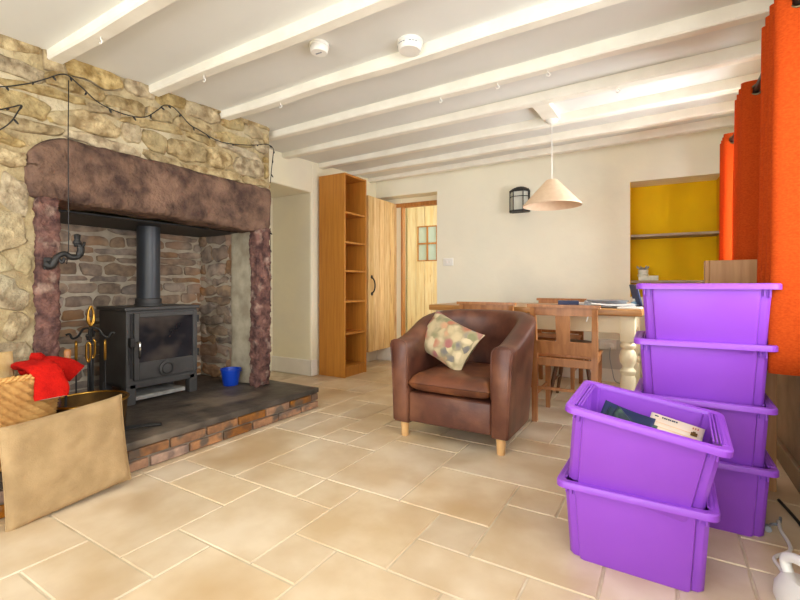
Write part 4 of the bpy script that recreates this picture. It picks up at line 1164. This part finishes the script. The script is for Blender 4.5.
# ------------------------------------------------------------------ curtains
rd = thing('curtain_pole', 'dark curtain pole along the window wall through the eyelets', 'curtain pole', (.395, 2.6, 1.905))
p = MB(); p.tube([(0, -1.9, 0), (0, 1.72, 0)], .013, 16); p.build('pole', M['rod'], rd, smooth='auto')
for y in (-1.0, -.1, 1.66):
    p = MB(); p.box((0.0, y - .01, -.012), (WX - .395 - .006, y + .01, .0), .002); p.box((WX - .395 - .008, y - .02, -.05), (WX - .395, y + .02, .03), .002); p.build('bracket', M['rod'], rd)
def curtain(label, ya, yb, nw, z0, amp, seed, y_eye):
    t = thing('curtain', label, 'curtain', (.395, (ya + yb) / 2, z0))
    t['group'] = 'orange eyelet curtains on the window wall'
    H_ = 1.955 - z0; yc = (ya + yb) / 2
    rg_ = random.Random(seed)
    def f(i, j):
        y = ya + (yb - ya) * i; z = H_ * j
        ph = 2 * PI * nw * i
        sl = .8 + .2 * (1 - j) + .12 * (1 - j) * nz((y * 2, j * 1.5, seed))
        s_ = math.cos(ph + .25 * (1 - j) * nz((y * 3, j * 2, seed + 4)))
        x = amp * (1 if s_ > 0 else -1) * abs(s_) ** .75 * sl + .010 * (1 - j) * nz((y * 5, j * 3, seed))
        yo = .35 * (yb - ya) / nw * .5 * math.sin(2 * ph) * .35 + .012 * (1 - j) * nz((y * 4, j, seed + 7))
        return Vector((x, y - yc + yo, z + (.004 * nz((y * 6, 0, seed)) if j in (0, 1) else 0)))
    p = MB(); zs = (H_ - .13) / H_
    def g(i, j): return f(i, j / .4 * zs if j < .4 else zs + (1 - zs) * (j - .4) / .6)
    p.grid(g, int(36 * nw), 40)
    holes = [Vector((0, (ya + (yb - ya) * (k + .5) / (2 * nw)) - yc, 1.905 - z0)) for k in range(int(2 * nw))]
    keep = [q for q in range(len(p.f)) if min((sum((p.v[v] for v in p.f[q]), Vector()) / 4 - h_).length for h_ in holes) > .021]
    p.f = [p.f[q] for q in keep]; p.m = [p.m[q] for q in keep]
    o = p.build('fabric', M['curtain'], t, smooth=True); md = o.modifiers.new('t', 'SOLIDIFY'); md.thickness = .003; md.offset = 0
    # eyelets where the cloth crosses the pole
    for k in range(int(2 * nw)):
        i = (k + .5) / (2 * nw)
        if i > 1: continue
        y = ya + (yb - ya) * min(max(i, .012), .988)
        r_ = MB(); tl = R(15) * (1 if k % 2 == 0 else -1)
        T = Matrix.Translation((.0, y - yc, 1.905 - z0)) @ Matrix.Rotation(tl * -1, 4, 'Z')
        r_.tube([T @ Vector((.024 * math.cos(2 * PI * q / 28), 0, .024 * math.sin(2 * PI * q / 28))) for q in range(28)], .006, 8, closed=True)
        r_.build('eyelet', M['eyelet'], t, smooth=True)
    return t
curtain('near orange curtain filling the upper right corner of the view', 2.00, 2.28, 3.5, .60, .076, 1, 0)
curtain('middle orange curtain hanging behind the nearest one', 2.82, 3.14, 4.0, .60, .074, 2, 0)
curtain('farthest orange curtain, beside the yellow alcove', 3.72, 4.04, 4.0, .60, .062, 3, 0)

# cabinet behind the boxes
cbn = thing('wooden_cabinet', 'narrow upright light wood cabinet behind the tall purple stack', 'cabinet', (.29, 2.575, 0))
p = MB(); p.box((-.13, -.05, 0), (-.112, .02, 1.03), .002); p.build('side_panel', M['cabwood'], cbn)
p = MB(); p.box((.112, -.05, 0), (.13, .02, 1.03), .002); p.build('side_panel', M['cabwood'], cbn)
p = MB(); p.box((-.112, -.056, 0), (.13, -.038, 1.03), .002); p.build('front_panel', M['cabwood'], cbn)
p = MB(); p.box((-.112, -.038, 1.01), (.112, .02, 1.028), .002); p.build('top', M['cabwood'], cbn)

# white appliance with a looped handle, cables on the floor
ap = thing('steam_iron', 'white plastic appliance with looped handle at lower right corner', 'appliance', (.352, 1.605, 0), R(-60))
p = MB(); rings = []
for (z, q) in ((0, .96), (.008, 1), (.04, .97), (.075, .8), (.085, .62)):
    rings.append([Vector((.13 * q * math.cos(a) * (1 if math.cos(a) < 0 else 1.25), .055 * q * math.sin(a) * (1 - .55 * max(0, math.cos(a)) ** 2), z)) for a in [2 * PI * k / 32 for k in range(32)]])
p.loft(rings); p.build('body', M['plastic'], ap, smooth='auto')
p = MB(); p.tube(spline([(-.08, 0, .06), (-.10, 0, .11), (-.05, 0, .135), (.04, 0, .13), (.08, 0, .10), (.075, 0, .06)], 6), .014, 12); p.build('handle', M['plastic'], ap, smooth=True)
p = MB(); p.tube(spline([(.33, 1.70, .03), (.325, 1.77, .007), (.315, 1.84, .007), (.312, 1.90, .007), (.362, 1.97, .007), (.372, 2.03, .007), (.366, 2.12, .007), (.372, 2.20, .007)], 8), .006, 8)
tag(p.build('appliance_cable', M['plastic'], smooth=True), 'white cable winding over the tiles to the appliance', 'cable')
p = MB(); p.tube(spline([(.47, 1.70, .006), (.455, 1.86, .006), (.45, 2.05, .006), (.435, 2.25, .006), (.41, 2.42, .006)], 8), .006, 8)
tag(p.build('black_cable', M['cable'], smooth=True), 'black cable lying along the foot of the window wall', 'cable')
p = MB(); p.tube(spline([(.33, 2.12, .006), (.345, 2.16, .006), (.37, 2.18, .006), (.385, 2.24, .006)], 6), .005, 8); p.lathe([(.002, -.01), (.011, -.01), (.011, .014), (.002, .014)], 12, mtx=Matrix.Translation((.325, 2.105, .013)) @ Matrix.Rotation(R(90), 4, 'X'))
tag(p.build('cable_connector', M['greyfolder'], smooth='auto'), 'short grey cable end with connector on tiles behind the white cable', 'cable')
